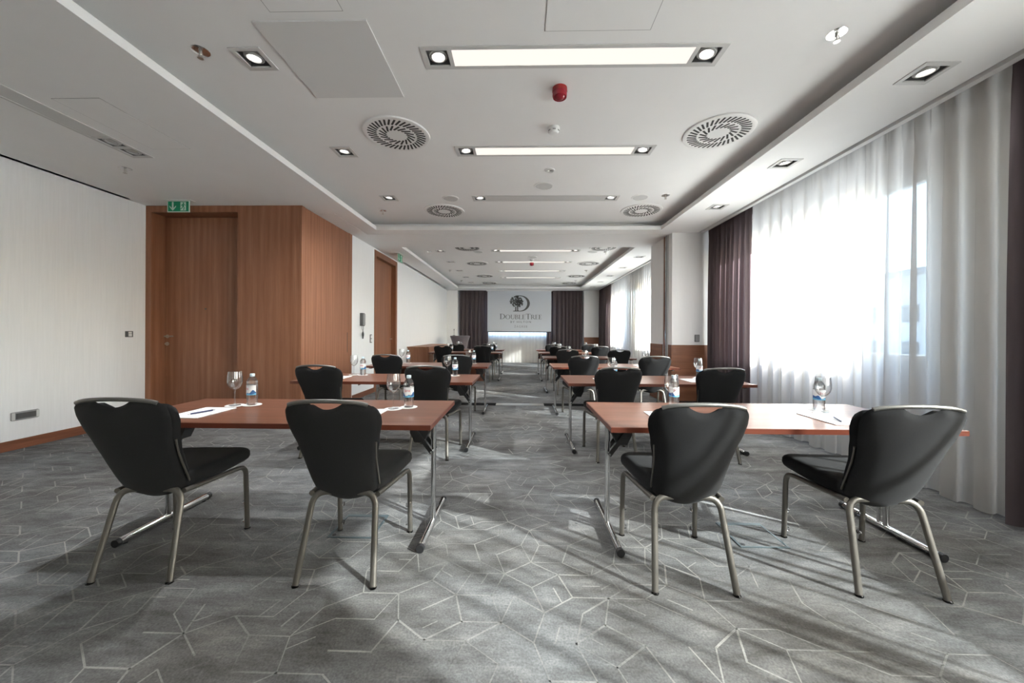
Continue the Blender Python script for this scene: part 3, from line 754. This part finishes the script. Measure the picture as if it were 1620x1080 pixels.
MB().tube(fillet([(-.03, -.03, -.12), (-.028, -.035, -.19), (0, -.04, -.22), (.03, -.035, -.17), (.035, -.03, -.12)], .03), .004, seg=8).build('cord', 'dark_grey', t, smooth=True)
MB().lathe([(0, -.37), (.010, -.37), (.012, -.345), (.020, -.30), (.020, -.27), (.009, -.235), (.005, -.215), (0, -.215)], 12, (0, -.04, 0)).build('hanging_cord_end', 'dark_grey', t, smooth=True)
S2 = [('plate', 'dark_grey', -.045, .045, -.085, .085, -.010, 0, .002), ('rocker', 'white_plastic', -.025, .030, -.070, -.006, -.015, -.009, .002), ('upper_rocker', 'white_plastic', -.025, .030, .006, .070, -.015, -.009, .002)]
wall_thing('light_switch', 'tall double light switch beside the far room door', 'switch', (XP, 7.53, 1.125), PI / 2, S2, 'wall switches')
OUT = [('plate', 'dark_grey', -.045, .045, -.055, .055, -.010, 0, .002), ('socket', 'black_plastic', -.030, .030, -.030, .030, -.013, -.009, .004)]
wall_thing('power_outlet', 'dark power outlet low on the white wall under the wall handset', 'outlet', (XP, 6.99, .30), PI / 2, OUT, 'dark wall outlets')
wall_thing('power_outlet', 'dark power outlet low on the white wall nearer the far door', 'outlet', (XP, 7.17, .30), PI / 2, OUT, 'dark wall outlets')
wall_thing('blank_plate', 'dark grey wall plate above the wainscot of the wall stub', 'wall plate', (3.095, 6.55, 1.178), 0,
           [('plate', 'dark_grey', -.042, .042, -.062, .062, -.010, 0, .002), ('insert', 'mid_grey', -.032, .032, -.052, .052, -.0125, -.009, .002)])

# ------------------------------------------------------------------ floor boxes
for (a, b, c, d), lb in (((-1.17, -.892, 2.225, 2.512), 'carpeted floor box with steel rim under the nearest left table'), ((1.30, 1.586, 2.198, 2.482), 'carpeted floor box with steel rim under the nearest right table')):
    t = thing('floor_box', lb, 'floor box', ((a + b) / 2, (c + d) / 2, 0), 0, 'floor boxes'); hx, hy = (b - a) / 2, (d - c) / 2
    MB().slab([(-hx, hx, -hy, hy)], [(-hx + .012, hx - .012, -hy + .012, hy - .030)], 0, .004).build('rim', 'steel_teal', t, weld=True)
    MB().box(-hx + .014, hx - .014, -hy + .014, hy - .032, 0, .003).build('lid', 'carpet', t)
    MB().lathe([(0, 0), (.012, 0), (.012, .0045), (0, .0045)], 12, (-hx + .03, -hy + .03, 0)).build('lid_pull', 'black_plastic', t)

# ------------------------------------------------------------------ tables
TW, TD, TH = 1.91, .75, .740
def table_proto(panel):
    t = thing('conference_table', '', 'table', (0, 0, 0), 0, 'folding conference tables')
    MB().bbox(-TW / 2 + .003, TW / 2 - .003, -TD / 2 + .003, TD / 2 - .003, .713, TH, .0015).build('tabletop', 'table_wood', t)
    MB().slab([(-TW / 2, TW / 2, -TD / 2, TD / 2)], [(-TW / 2 + .004, TW / 2 - .004, -TD / 2 + .004, TD / 2 - .004)], .711, TH - .0015).build('edge_band', 'table_edge', t, weld=True)
    for s in (-1, 1):
        x = s * .885
        m = MB().tube([(x, 0, .03), (x, 0, .70)], .0165, seg=16).tube([(x - s * .004, .045, .03), (x - s * .004, .045, .70)], .011, seg=12)
        m.box(x - .014, x + .014, -.29, .29, .688, .712)
        lg = m.build('leg', 'chrome', t, smooth=True)
        MB().tube([(x, -.305, .024), (x, .305, .024)], .021, seg=18).build('foot', 'chrome', lg, smooth=True)
        for e in (-1, 1):
            c = MB().tube([(x, e * .300, .024), (x, e * .325, .024)], .0225, seg=18).lathe([(0, 0), (.016, 0), (.016, .006), (0, .006)], 12, (x, e * .27, 0))
            c.build('foot_cap', 'black_plastic', lg, smooth=True)
        def px(u): return x - s * u
        P = [(px(.025), .711), (px(.145), .711), (px(.145), .605), (px(.115), .545), (px(.058), .545), (px(.025), .605)]
        MB().prism(P, -.040, .040, 'y').build('bracket', 'black_plastic', t)
        d = Vector((px(.0) - px(.165), 0, .480 - .700)); L = d.length
        for yy in (-.030, .030):
            MB().obox(((px(.0) + px(.165)) / 2, yy * 1.6, .590), d, (0, 1, 0), d.cross(Vector((0, 1, 0))), L / 2, .004, .013).build('brace', 'black_plastic', t)
        MB().tube([(px(.002), -.055, .486), (px(.002), .055, .486)], .008, seg=10).build('pivot', 'chrome', t, smooth=True)
    if panel: MB().bbox(-.86, .86, .325, .342, .430, .710, .002).build('modesty_panel', 'table_wood', t)
    return t
# ------------------------------------------------------------------ chairs (origin between the rear feet, facing +y)
def pillow(hw, ztop, z0, yc, T, nu=40, nv=26, wrap=.030, edge=6.):
    vs = []; fs = []
    for side in (-1, 1):
        for j in range(nv + 1):
            v = j / nv
            for i in range(nu + 1):
                u = -1 + 2 * i / nu
                z = z0(u) + v * (ztop(u) - z0(u)); x = u * hw(v)
                e = (max(0, 1 - abs(u) ** edge) ** .5) * (max(0, 1 - abs(2 * v - 1) ** (edge * 1.6)) ** .5)
                vs.append((x, yc(z) + wrap * u * u + side * T / 2 * e, z))
    n = (nu + 1) * (nv + 1); w = nu + 1
    for side in (0, 1):
        for j in range(nv):
            for i in range(nu):
                a = side * n + j * w + i; q = (a, a + 1, a + w + 1, a + w)
                fs.append(q if side == 0 else q[::-1])
    return MB().add(vs, fs)
def interp(tab, x):
    if x <= tab[0][0]: return tab[0][1]
    for (a, b), (c, d) in zip(tab, tab[1:]):
        if x <= c: return b + (d - b) * smooth01((x - a) / (c - a)) * .5 + (d - b) * .5 * (x - a) / (c - a)
    return tab[-1][1]
def chair_proto():
    t = thing('banquet_chair', '', 'chair', (0, 0, 0), 0, 'black banquet chairs')
    yb = lambda z: .130 - .225 * (z - .38) / .55 - .020 * math.sin(PI * max(0, min(1, (z - .38) / .55)))
    hwB = lambda v: interp([(0, .130), (.03, .152), (.09, .167), (.20, .174), (.42, .180), (.60, .192), (.78, .214), (.88, .222), (.96, .221), (1.0, .214)], v)
    def topB(u):
        a = abs(u); z = .922 - .016 * a * a - .022 * max(0, (a - .84) / .16) ** 3
        if a < .38: z -= .034 * (1 - (a / .38) ** 2)
        return z
    pillow(hwB, topB, lambda u: .374 + .030 * u * u, yb, .046, wrap=.034).build('backrest', 'chair_fabric', t, smooth=True, weld=True)
    hwF = lambda v: interp([(0, .150), (.08, .168), (.35, .180), (.62, .204), (.85, .227), (.94, .227), (1.0, .216)], v)
    pillow(hwF, lambda u: topB(u) - .016, lambda u: .480, lambda z: yb(z) + .042, .060, wrap=.034).build('back_cushion', 'chair_fabric', t, smooth=True, weld=True)
    # seat cushion
    sec = []
    def outline(ins, z, raise_front):
        pts = []; r = .055
        y0, y1 = .120 + ins, .565 - ins
        for cx, cy, a0 in ((1, 1, 0), (-1, 1, 90), (-1, -1, 180), (1, -1, 270)):
            for k in range(7):
                a = R(a0 + 15 * k); yy = (y1 - r if cy > 0 else y0 + r) + r * math.sin(a)
                f = (yy - .12) / .445; hw = .176 + .054 * smooth01(f * 1.5) - ins
                xx = cx * (hw - r) + r * math.cos(a)
                zz = z + raise_front * smooth01((f - .35) / .65) - .012 * (1 - f)
                pts.append((xx, yy, zz))
        return pts
    for ins, z, rf in ((.040, .408, .030), (.016, .413, .028), (.004, .428, .022), (0, .450, .012), (.001, .482, .004), (.007, .498, 0), (.018, .507, 0), (.045, .512, 0), (.11, .514, 0)):
        sec.append(outline(ins, z, rf))
    n = len(sec[0]); vs = [p for s in sec for p in s]
    fs = [(k * n + i, k * n + (i + 1) % n, (k + 1) * n + (i + 1) % n, (k + 1) * n + i) for k in range(len(sec) - 1) for i in range(n)]
    fs += [tuple(range(n - 1, -1, -1)), tuple((len(sec) - 1) * n + i for i in range(n))]
    MB().add(vs, fs).build('seat', 'chair_fabric', t, smooth=True)
    # frame
    for s in (-1, 1):
        rear = fillet([(s * .193, 0, .006), (s * .162, .108, .420), (s * .02, .112, .424)], .085, 8)
        MB().tube(rear, .0165, .012, (0, .96, -.26), 14).build('leg', 'satin_metal', t, smooth=True)
        front = fillet([(s * .222, .515, .006), (s * .220, .500, .405), (s * .172, .105, .414)], .060, 8)
        lg = MB().tube(front, .0135, .0145, (1, 0, 0), 14).build('leg', 'satin_metal', t, smooth=True)
        for z in (.055, .170):
            MB().tube([(s * (.222 - .012), .512, z), (s * (.222 - .024), .512, z)], .0125, seg=14).build('bumper', 'clear_rubber', lg, smooth=True)
        for (x, y) in ((s * .193, 0), (s * .222, .515)):
            MB().lathe([(0, 0), (.017, 0), (.018, .004), (.012, .012), (0, .012)], 14, (x, y, 0)).build('glide', 'clear_rubber', t, smooth=True)
        trim = [(s * (interp([(.40, .150), (.43, .166), (.50, .175), (.60, .180), (.68, .190), (.72, .198)], z) - .004), yb(z) + .034 + .021, z) for z in (.425, .45, .48, .52, .57, .62, .67, .705)]
        MB().tube(trim, .0050, seg=8).build('side_trim', 'satin_metal', t, smooth=True)
    MB().tube([(-.19, .300, .408), (.19, .300, .408)], .010, seg=10).build('cross_rail', 'satin_metal', t, smooth=True)
    bar = []
    for k in range(17):
        u = -1 + k / 8; bar.append((u * .190, yb(.925) + .034 * (.88 * u) ** 2, .929 - .016 * u * u - .006 * abs(u) ** 8))
    MB().tube(bar, .0085, .0100, None, 12).build('handle_bar', 'bar_metal', t, smooth=True)
    return t
# ------------------------------------------------------------------ tableware
def bottle_proto():
    t = thing('water_bottle', '', 'bottle', (0, 0, 0), 0, 'small water bottles')
    MB().lathe([(0, .003), (.020, .001), (.028, 0), (.0325, .005), (.0335, .018), (.032, .035), (.0335, .055), (.0335, .142), (.0315, .146), (.0315, .150), (.0335, .155), (.0335, .162), (.0305, .173), (.022, .187), (.0145, .195), (.0130, .200), (0, .200)], 24).build('body', 'water_bottle', t, smooth=True)
    MB().lathe([(0, .197), (.0150, .197), (.0155, .199), (.0155, .214), (.0140, .2165), (0, .2165)], 20).build('cap', 'cap_blue', t, smooth=True)
    def band(a0, a1, zlo, zhi, r, n=28):
        m = MB()
        for k in range(n + 1):
            a = R(a0 + (a1 - a0) * k / n)
            for z in (zlo(k / n), zhi(k / n)): m.v.append((r * math.cos(a), r * math.sin(a), z))
        m.f = [(2 * k, 2 * k + 2, 2 * k + 3, 2 * k + 1) for k in range(n)]
        return m
    lb = band(-205, 25, lambda k: .070, lambda k: .138, .0340).build('label', 'label_white', t, smooth=True)
    wav = lambda k: .090 + .010 * math.sin(k * 9) + .006 * math.sin(k * 23 + 1)
    band(-205, 25, lambda k: .079 + .004 * math.sin(k * 14), wav, .0343).build('blue_wave', 'label_blue', lb, smooth=True)
    band(-205, 25, lambda k: .070, lambda k: .0795 + .004 * math.sin(k * 14), .0342).build('sky_wave', 'label_sky', lb, smooth=True)
    vs, fs = text_mesh('Jana', .026)
    m = MB().add([(.0344 * math.cos(-PI / 2 + v.x / .034), .0344 * math.sin(-PI / 2 + v.x / .034), .108 + v.y) for v in vs], fs)
    m.build('red_lettering', 'label_red', lb, fix=False)
    return t
def glass_proto():
    t = thing('wine_glass', '', 'wine glass', (0, 0, 0), 0, 'wine glasses')
    MB().lathe([(0, .0), (.034, 0), (.036, .001), (.034, .0028), (.012, .006), (.0048, .012), (.0038, .03), (.0040, .092), (.0056, .102), (.0085, .107)], 28).build('stem', 'glass', t, smooth=True)
    MB().lathe([(0, .1055), (.0085, .107), (.024, .117), (.0385, .137), (.0455, .162), (.0450, .188), (.0400, .234), (.0392, .2345), (.0386, .234), (.0438, .188), (.0443, .162), (.0373, .139), (.023, .119), (.008, .1095), (0, .1085)], 28).build('bowl', 'glass', t, smooth=True)
    return t
def pen_mesh():
    t = thing('ballpoint_pen', '', 'pen', (0, 0, 0), 0, 'ballpoint pens')
    MB().tube([(0, -.070, .0055), (0, -.062, .0055), (0, .050, .0055)], .0048, seg=10).build('barrel', 'navy', t, smooth=True)
    MB().tube([(0, -.084, .0045), (0, -.070, .0055)], .0026, seg=8).build('tip', 'brushed', t, smooth=True)
    MB().tube([(0, .050, .0055), (0, .064, .0055)], .0032, seg=8).box(-.0015, .0015, .012, .056, .010, .0115).build('clip', 'brushed', t, smooth=True)
    return t
def pad_proto():
    t = thing('notepad', '', 'notepad', (0, 0, 0), 0, 'white notepads')
    MB().bbox(-.105, .105, -.150, .150, 0, .004, .0008).build('sheets', 'paper', t)
    MB().box(-.104, .104, -.149, .149, -.0006, .0004).build('backing', 'mid_grey', t)
    MB().box(-.085, -.050, -.136, -.131, .0040, .0043).build('printed_mark', 'mid_grey', t)
    return t
coaster_me = MB().lathe([(0, 0), (.058, 0), (.0585, .0008), (.058, .0016), (0, .0016)], 36).mesh('coaster', 'coaster', True)

LROWS = [2.03, 3.81, 5.60, 9.58, 11.25]; RROWS = [2.03, 3.80, 5.60, 7.68, 9.58, 11.22]
LO = ['nearest', 'second', 'third', 'fourth', 'farthest']; RO = ['nearest', 'second', 'third', 'fourth', 'fifth', 'farthest']
LCH = [(-1.932, -.907), (-1.985, -.905), (-1.96, -.925), (-1.97, -.955), (-1.90, -.950)]
RCH = [(.850, 1.822), (.950, 1.93), (.925, 1.95), (.955, 1.99), (.97, 2.02), (.97, 2.05)]
P_T, P_TP, P_CH, P_BO, P_GL, P_PEN, P_PAD = table_proto(False), table_proto(True), chair_proto(), bottle_proto(), glass_proto(), pen_mesh(), pad_proto()
USED = set()
def put(proto, loc, rz, label):
    if proto.name in USED: o = copy_tree(proto)
    else: o = proto; USED.add(proto.name)
    o.location = loc; o.rotation_euler.z = rz; o['label'] = label; return o
rng = random.Random(3)
for side, rows, chs, OR in (('left', LROWS, LCH, LO), ('right', RROWS, RCH, RO)):
    for i, (yf, xs) in enumerate(zip(rows, chs)):
        far = i >= len(rows) - 1
        pan = far or (side == 'left' and i == 2)
        cx = -1.447 if side == 'left' else 1.452
        extra = ' and hanging modesty panel' if pan else ''
        put(P_TP if pan else P_T, (cx, yf + TD / 2, 0), (.004 if side == 'right' and i == 0 else 0), '%s brown folding table%s in the %s-hand row' % (OR[i], extra, side))
        for k, x in enumerate(xs):
            aisle = (k == 1) if side == 'left' else (k == 0)
            seat = 'aisle' if aisle else ('wall' if side == 'left' else 'window')
            where = 'at the %s %s-hand table, %s side' % (OR[i], side, seat)
            rz = 0
            if i == 0: rz = {('left', 0): R(2.5), ('left', 1): 0, ('right', 0): R(-1), ('right', 1): R(-4)}[(side, k)]
            else: rz = R(rng.uniform(-2.5, 2.5))
            cy = 1.795 if i == 0 else yf - .19
            put(P_CH, (x, cy, 0), rz, 'black fabric banquet chair ' + where)
            if side == 'left':
                g_ = [(-1.975, .49), (-.847, .43)][k] if i == 0 else ((-2.0, -.868)[k], .60)
                b_ = [(-1.875, .52), (-.762, .49)][k] if i == 0 else ((-1.885, -.775)[k], .59)
                px_ = x - .065
            else:
                g_ = [(1.036, .523), (1.975, .425)][k] if i == 0 else ((1.06, 2.055)[k], .52)
                b_ = [(1.085, .60), (2.025, .52)][k] if i == 0 else ((1.115, 2.11)[k], .60)
                px_ = (.91, 1.89)[k] if i == 0 else x - .02
            z = TH + .0002
            if i < 4:
                put(P_PAD, (px_, yf + .250 + (.0 if i == 0 else .04), z + .0006), rng.uniform(-.02, .02), 'white notepad ' + where)
            if i < 3:
                if side == 'left': put(P_PEN, (px_ + .02, yf + .24, z + .005), R(-20 if k == 0 else -12), 'dark blue ballpoint pen on the notepad ' + where)
                else: put(P_PEN, (px_ - .005, yf + .21, z + .005), R(-25), 'dark blue ballpoint pen on the notepad ' + where)
                for q, nm in ((g_, 'wine glass'), (b_, 'water bottle')):
                    c = link('coaster', coaster_me, None, (q[0], yf + q[1], z)); tag(c, 'round white coaster under the %s %s' % (nm, where), 'coaster', 'round white coasters')
                    z2 = z + .0018
            else: z2 = z
            put(P_GL, (g_[0], yf + g_[1], z2), 0, 'empty wine glass ' + where)
            put(P_BO, (b_[0], yf + b_[1], z2), R(rng.uniform(-12, 12)) if (side, i, k) != ('left', 0, 0) else R(-38), 'small water bottle ' + where)

# ------------------------------------------------------------------ far end of the room
t = thing('sideboard', 'long low brown sideboard against the far left wall', 'sideboard', (-2.765, 11.3, 0))
MB().bbox(-.285, .285, -1.35, 1.35, .06, .84, .003).build('body', 'veneer', t)
MB().bbox(-.295, .300, -1.37, 1.37, .842, .872, .003).build('top', 'veneer', t)
MB().box(-.27, .25, -1.33, 1.33, 0, .06).build('plinth', 'dark_grey', t)
for k in range(4):
    d = MB().bbox(.286, .302, -1.34 + k * .67, -1.34 + k * .67 + .664, .07, .835, .002).build('door', 'veneer', t)
    MB().tube([(.302, -1.34 + k * .67 + .60, .62), (.318, -1.34 + k * .67 + .60, .62), (.318, -1.34 + k * .67 + .60, .72), (.302, -1.34 + k * .67 + .60, .72)], .005, seg=8).build('handle', 'brushed', d, smooth=True)
t = thing('cocktail_table', 'high table in a flared grey stretch cover by the far curtains', 'table', (-2.20, 13.5, 0))
vs = []; prof = [(0, .36, 0), (.03, .345, 0), (.20, .285, .012), (.45, .245, .03), (.70, .250, .03), (.90, .285, .02), (1.05, .335, .008), (1.125, .365, 0), (1.14, .368, 0), (1.145, .362, 0)]
n = 40
for z, r, sc in prof:
    for k in range(n):
        a = 2 * PI * k / n; q = r - sc * (1 - abs(math.cos(2 * a)))
        vs.append((q * math.cos(a), q * math.sin(a), z))
fs = [(j * n + k, j * n + (k + 1) % n, (j + 1) * n + (k + 1) % n, (j + 1) * n + k) for j in range(len(prof) - 1) for k in range(n)] + [tuple((len(prof) - 1) * n + k for k in range(n))]
MB().add(vs, fs).build('stretch_cover', 'cover_fabric', t, smooth=True)
MB().lathe([(0, 1.1455), (.340, 1.1455), (.345, 1.149), (.340, 1.152), (0, 1.152)], 40).build('top_board', 'cover_fabric', t, smooth=True)
t = thing('microphone', 'thin gooseneck microphone standing on the high covered table', 'microphone', (-2.42, 13.46, 1.152))
MB().lathe([(0, 0), (.05, 0), (.05, .012), (.02, .02), (0, .02)], 20).build('base', 'dark_grey', t, smooth=True)
MB().tube(fillet([(0, 0, .018), (0, 0, .13), (.005, -.02, .20)], .05), .005, seg=8).build('gooseneck', 'dark_grey', t, smooth=True)
MB().lathe([(0, -.02), (.010, -.018), (.012, .02), (.008, .034), (0, .036)], 12, (.005, -.022, .21)).build('head', 'black_plastic', t, smooth=True)

# projection screen with its printed emblem
SY, SX0, SX1, SZ0, SZ1 = 15.30, -1.362, 1.275, 1.310, 3.02
t = thing('projection_screen', 'white pull-down projection screen with tree emblem and lettering', 'projection screen', ((SX0 + SX1) / 2, SY, SZ0))
CX = (SX0 + SX1) / 2; hw = (SX1 - SX0) / 2; HS = SZ1 - SZ0
MB().box(-hw, hw, 0, .002, .012, HS).build('sheet', 'screen_white', t)
MB().tube([(-hw, .001, 0), (hw, .001, 0)], .016, seg=10).build('bottom_bar', 'black_plastic', t, smooth=True)
MB().box(-hw - .05, hw + .05, -.01, .10, HS - .02, HS + .008).build('case', 'white_plastic', t)
K = (SX1 - SX0) / 1280.
def L2(zx, zy): return (-hw + (zx + 110) * K, (945 - zy) * K)
def art(polys, nm, mat, lift=.0015):
    m = MB()
    for p in polys:
        q = [L2(*a) for a in p]
        m.prism(q, -lift, 0, 'y')
    return m.build(nm, mat, t)
N = 28; outer = []; inner = []
for k in range(N + 1):
    a = R(100 - 200 * k / N); outer.append((545 + 196 * math.cos(a), 375 - 161 * math.sin(a)))
    inner.append((530 + 158 * math.cos(a), 375 - 149 * math.sin(a)))
quads = [[outer[k], outer[k + 1], inner[k + 1], inner[k]] for k in range(N)]
quads += [[(480, 214), (520, 214), (520, 226), (480, 226)], [(405, 522), (530, 522), (530, 536), (405, 536)]]
art(quads, 'emblem_letter', 'logo_grey')
tr = [[(447, 440), (470, 440), (470, 510), (478, 530), (430, 530), (447, 510)], [(485, 440), (508, 440), (508, 505), (524, 530), (480, 530), (485, 510)]]
lr = random.Random(11)
for k in range(150):
    for _ in range(30):
        u, v = lr.uniform(-1, 1), lr.uniform(-1, 1)
        if u * u + v * v < 1: break
    cx = 478 + 132 * u + 12 * v; cy = 338 + 112 * v; s = lr.uniform(11, 19)
    if cy < 250: cx = 470 + (cx - 470) * .65
    if cy > 440: cy = 440
    a0 = lr.uniform(0, 6.28)
    tr.append([(cx + s * (1 if q % 2 else .72) * math.cos(a0 + q * PI / 4), cy + s * (1 if q % 2 else .72) * math.sin(a0 + q * PI / 4)) for q in range(8)])
art(tr, 'emblem_tree', 'logo_grey', .0014)
# serif capitals, unit height
def half_ring(cx, cy, rx, ry, ix, iy, a0=-90, a1=90, n=12):
    o = [(cx + rx * math.cos(R(a0 + (a1 - a0) * k / n)), cy + ry * math.sin(R(a0 + (a1 - a0) * k / n))) for k in range(n + 1)]
    i_ = [(cx + ix * math.cos(R(a0 + (a1 - a0) * k / n)), cy + iy * math.sin(R(a0 + (a1 - a0) * k / n))) for k in range(n + 1)]
    return [[o[k], o[k + 1], i_[k + 1], i_[k]] for k in range(n)]
def rc(x0, x1, y0, y1): return [(x0, y0), (x1, y0), (x1, y1), (x0, y1)]
def stem(x): return [rc(x, x + .12, 0, 1), rc(x - .07, x + .19, 0, .045), rc(x - .07, x + .19, .955, 1)]
GL = {'D': (stem(.07) + half_ring(.25, .5, .52, .5, .40, .455) + [rc(.12, .25, 0, .045), rc(.12, .25, .955, 1)], .80),
      'O': (half_ring(.42, .5, .42, .515, .31, .47, 0, 360, 24), .86),
      'U': ([rc(.10, .21, .32, 1), rc(.62, .67, .32, 1), rc(.02, .29, .955, 1), rc(.54, .75, .955, 1)] + half_ring(.385, .32, .285, .335, .20, .27, 180, 360), .76),
      'B': (stem(.07) + half_ring(.27, .755, .27, .245, .16, .20) + half_ring(.27, .265, .33, .265, .21, .22) + [rc(.15, .27, .955, 1), rc(.15, .27, .51, .55), rc(.15, .27, 0, .045)], .64),
      'L': (stem(.07) + [rc(.12, .55, 0, .045), rc(.515, .55, 0, .22)], .58),
      'E': (stem(.07) + [rc(.12, .52, 0, .045), rc(.12, .50, .955, 1), rc(.12, .42, .50, .545), rc(.49, .525, 0, .20), rc(.47, .50, .82, 1), rc(.395, .42, .42, .62)], .58),
      'T': ([rc(.31, .43, 0, 1), rc(.24, .50, 0, .045), rc(.02, .72, .955, 1), rc(.02, .055, .80, 1), rc(.685, .72, .80, 1)], .74),
      'R': (stem(.07) + half_ring(.27, .735, .29, .265, .18, .22) + [rc(.15, .27, .955, 1), rc(.15, .27, .47, .51), [(.30, .48), (.42, .48), (.72, 0), (.58, 0)], rc(.52, .78, 0, .04)], .74)}
word = [('D', 1.12)] + [(c, .92) for c in 'OUBLE'] + [('T', 1.12)] + [(c, .92) for c in 'REE']
tot = sum(GL[c][1] * s for c, s in word) + .03 * 9
sc = 845 / tot; x = 140; polys = []
for c, s in word:
    for p in GL[c][0]: polys.append([(x + u * s * sc, 690 - v * s * 96) for u, v in p])
    x += (GL[c][1] * s + .03) * sc
art(polys, 'serif_lettering', 'logo_grey', .0013)
for body_, size, zx, zy, wid, mat_, nm in (('BY HILTON', 38, 560, 765, 410, 'logo_grey', 'second_line'), ('ZAGREB', 44, 560, 860, 262, 'logo_light', 'third_line')):
    vs, fs = text_mesh(body_, 1.0, 1.35)
    x0 = min(v.x for v in vs); x1 = max(v.x for v in vs); y1 = max(v.y for v in vs)
    q = [L2(zx - wid / 2 + (v.x - x0) / (x1 - x0) * wid, zy - v.y / y1 * size) for v in vs]
    MB().add([(a, -.0012, b) for a, b in q], fs).build(nm, mat_, t, fix=False)
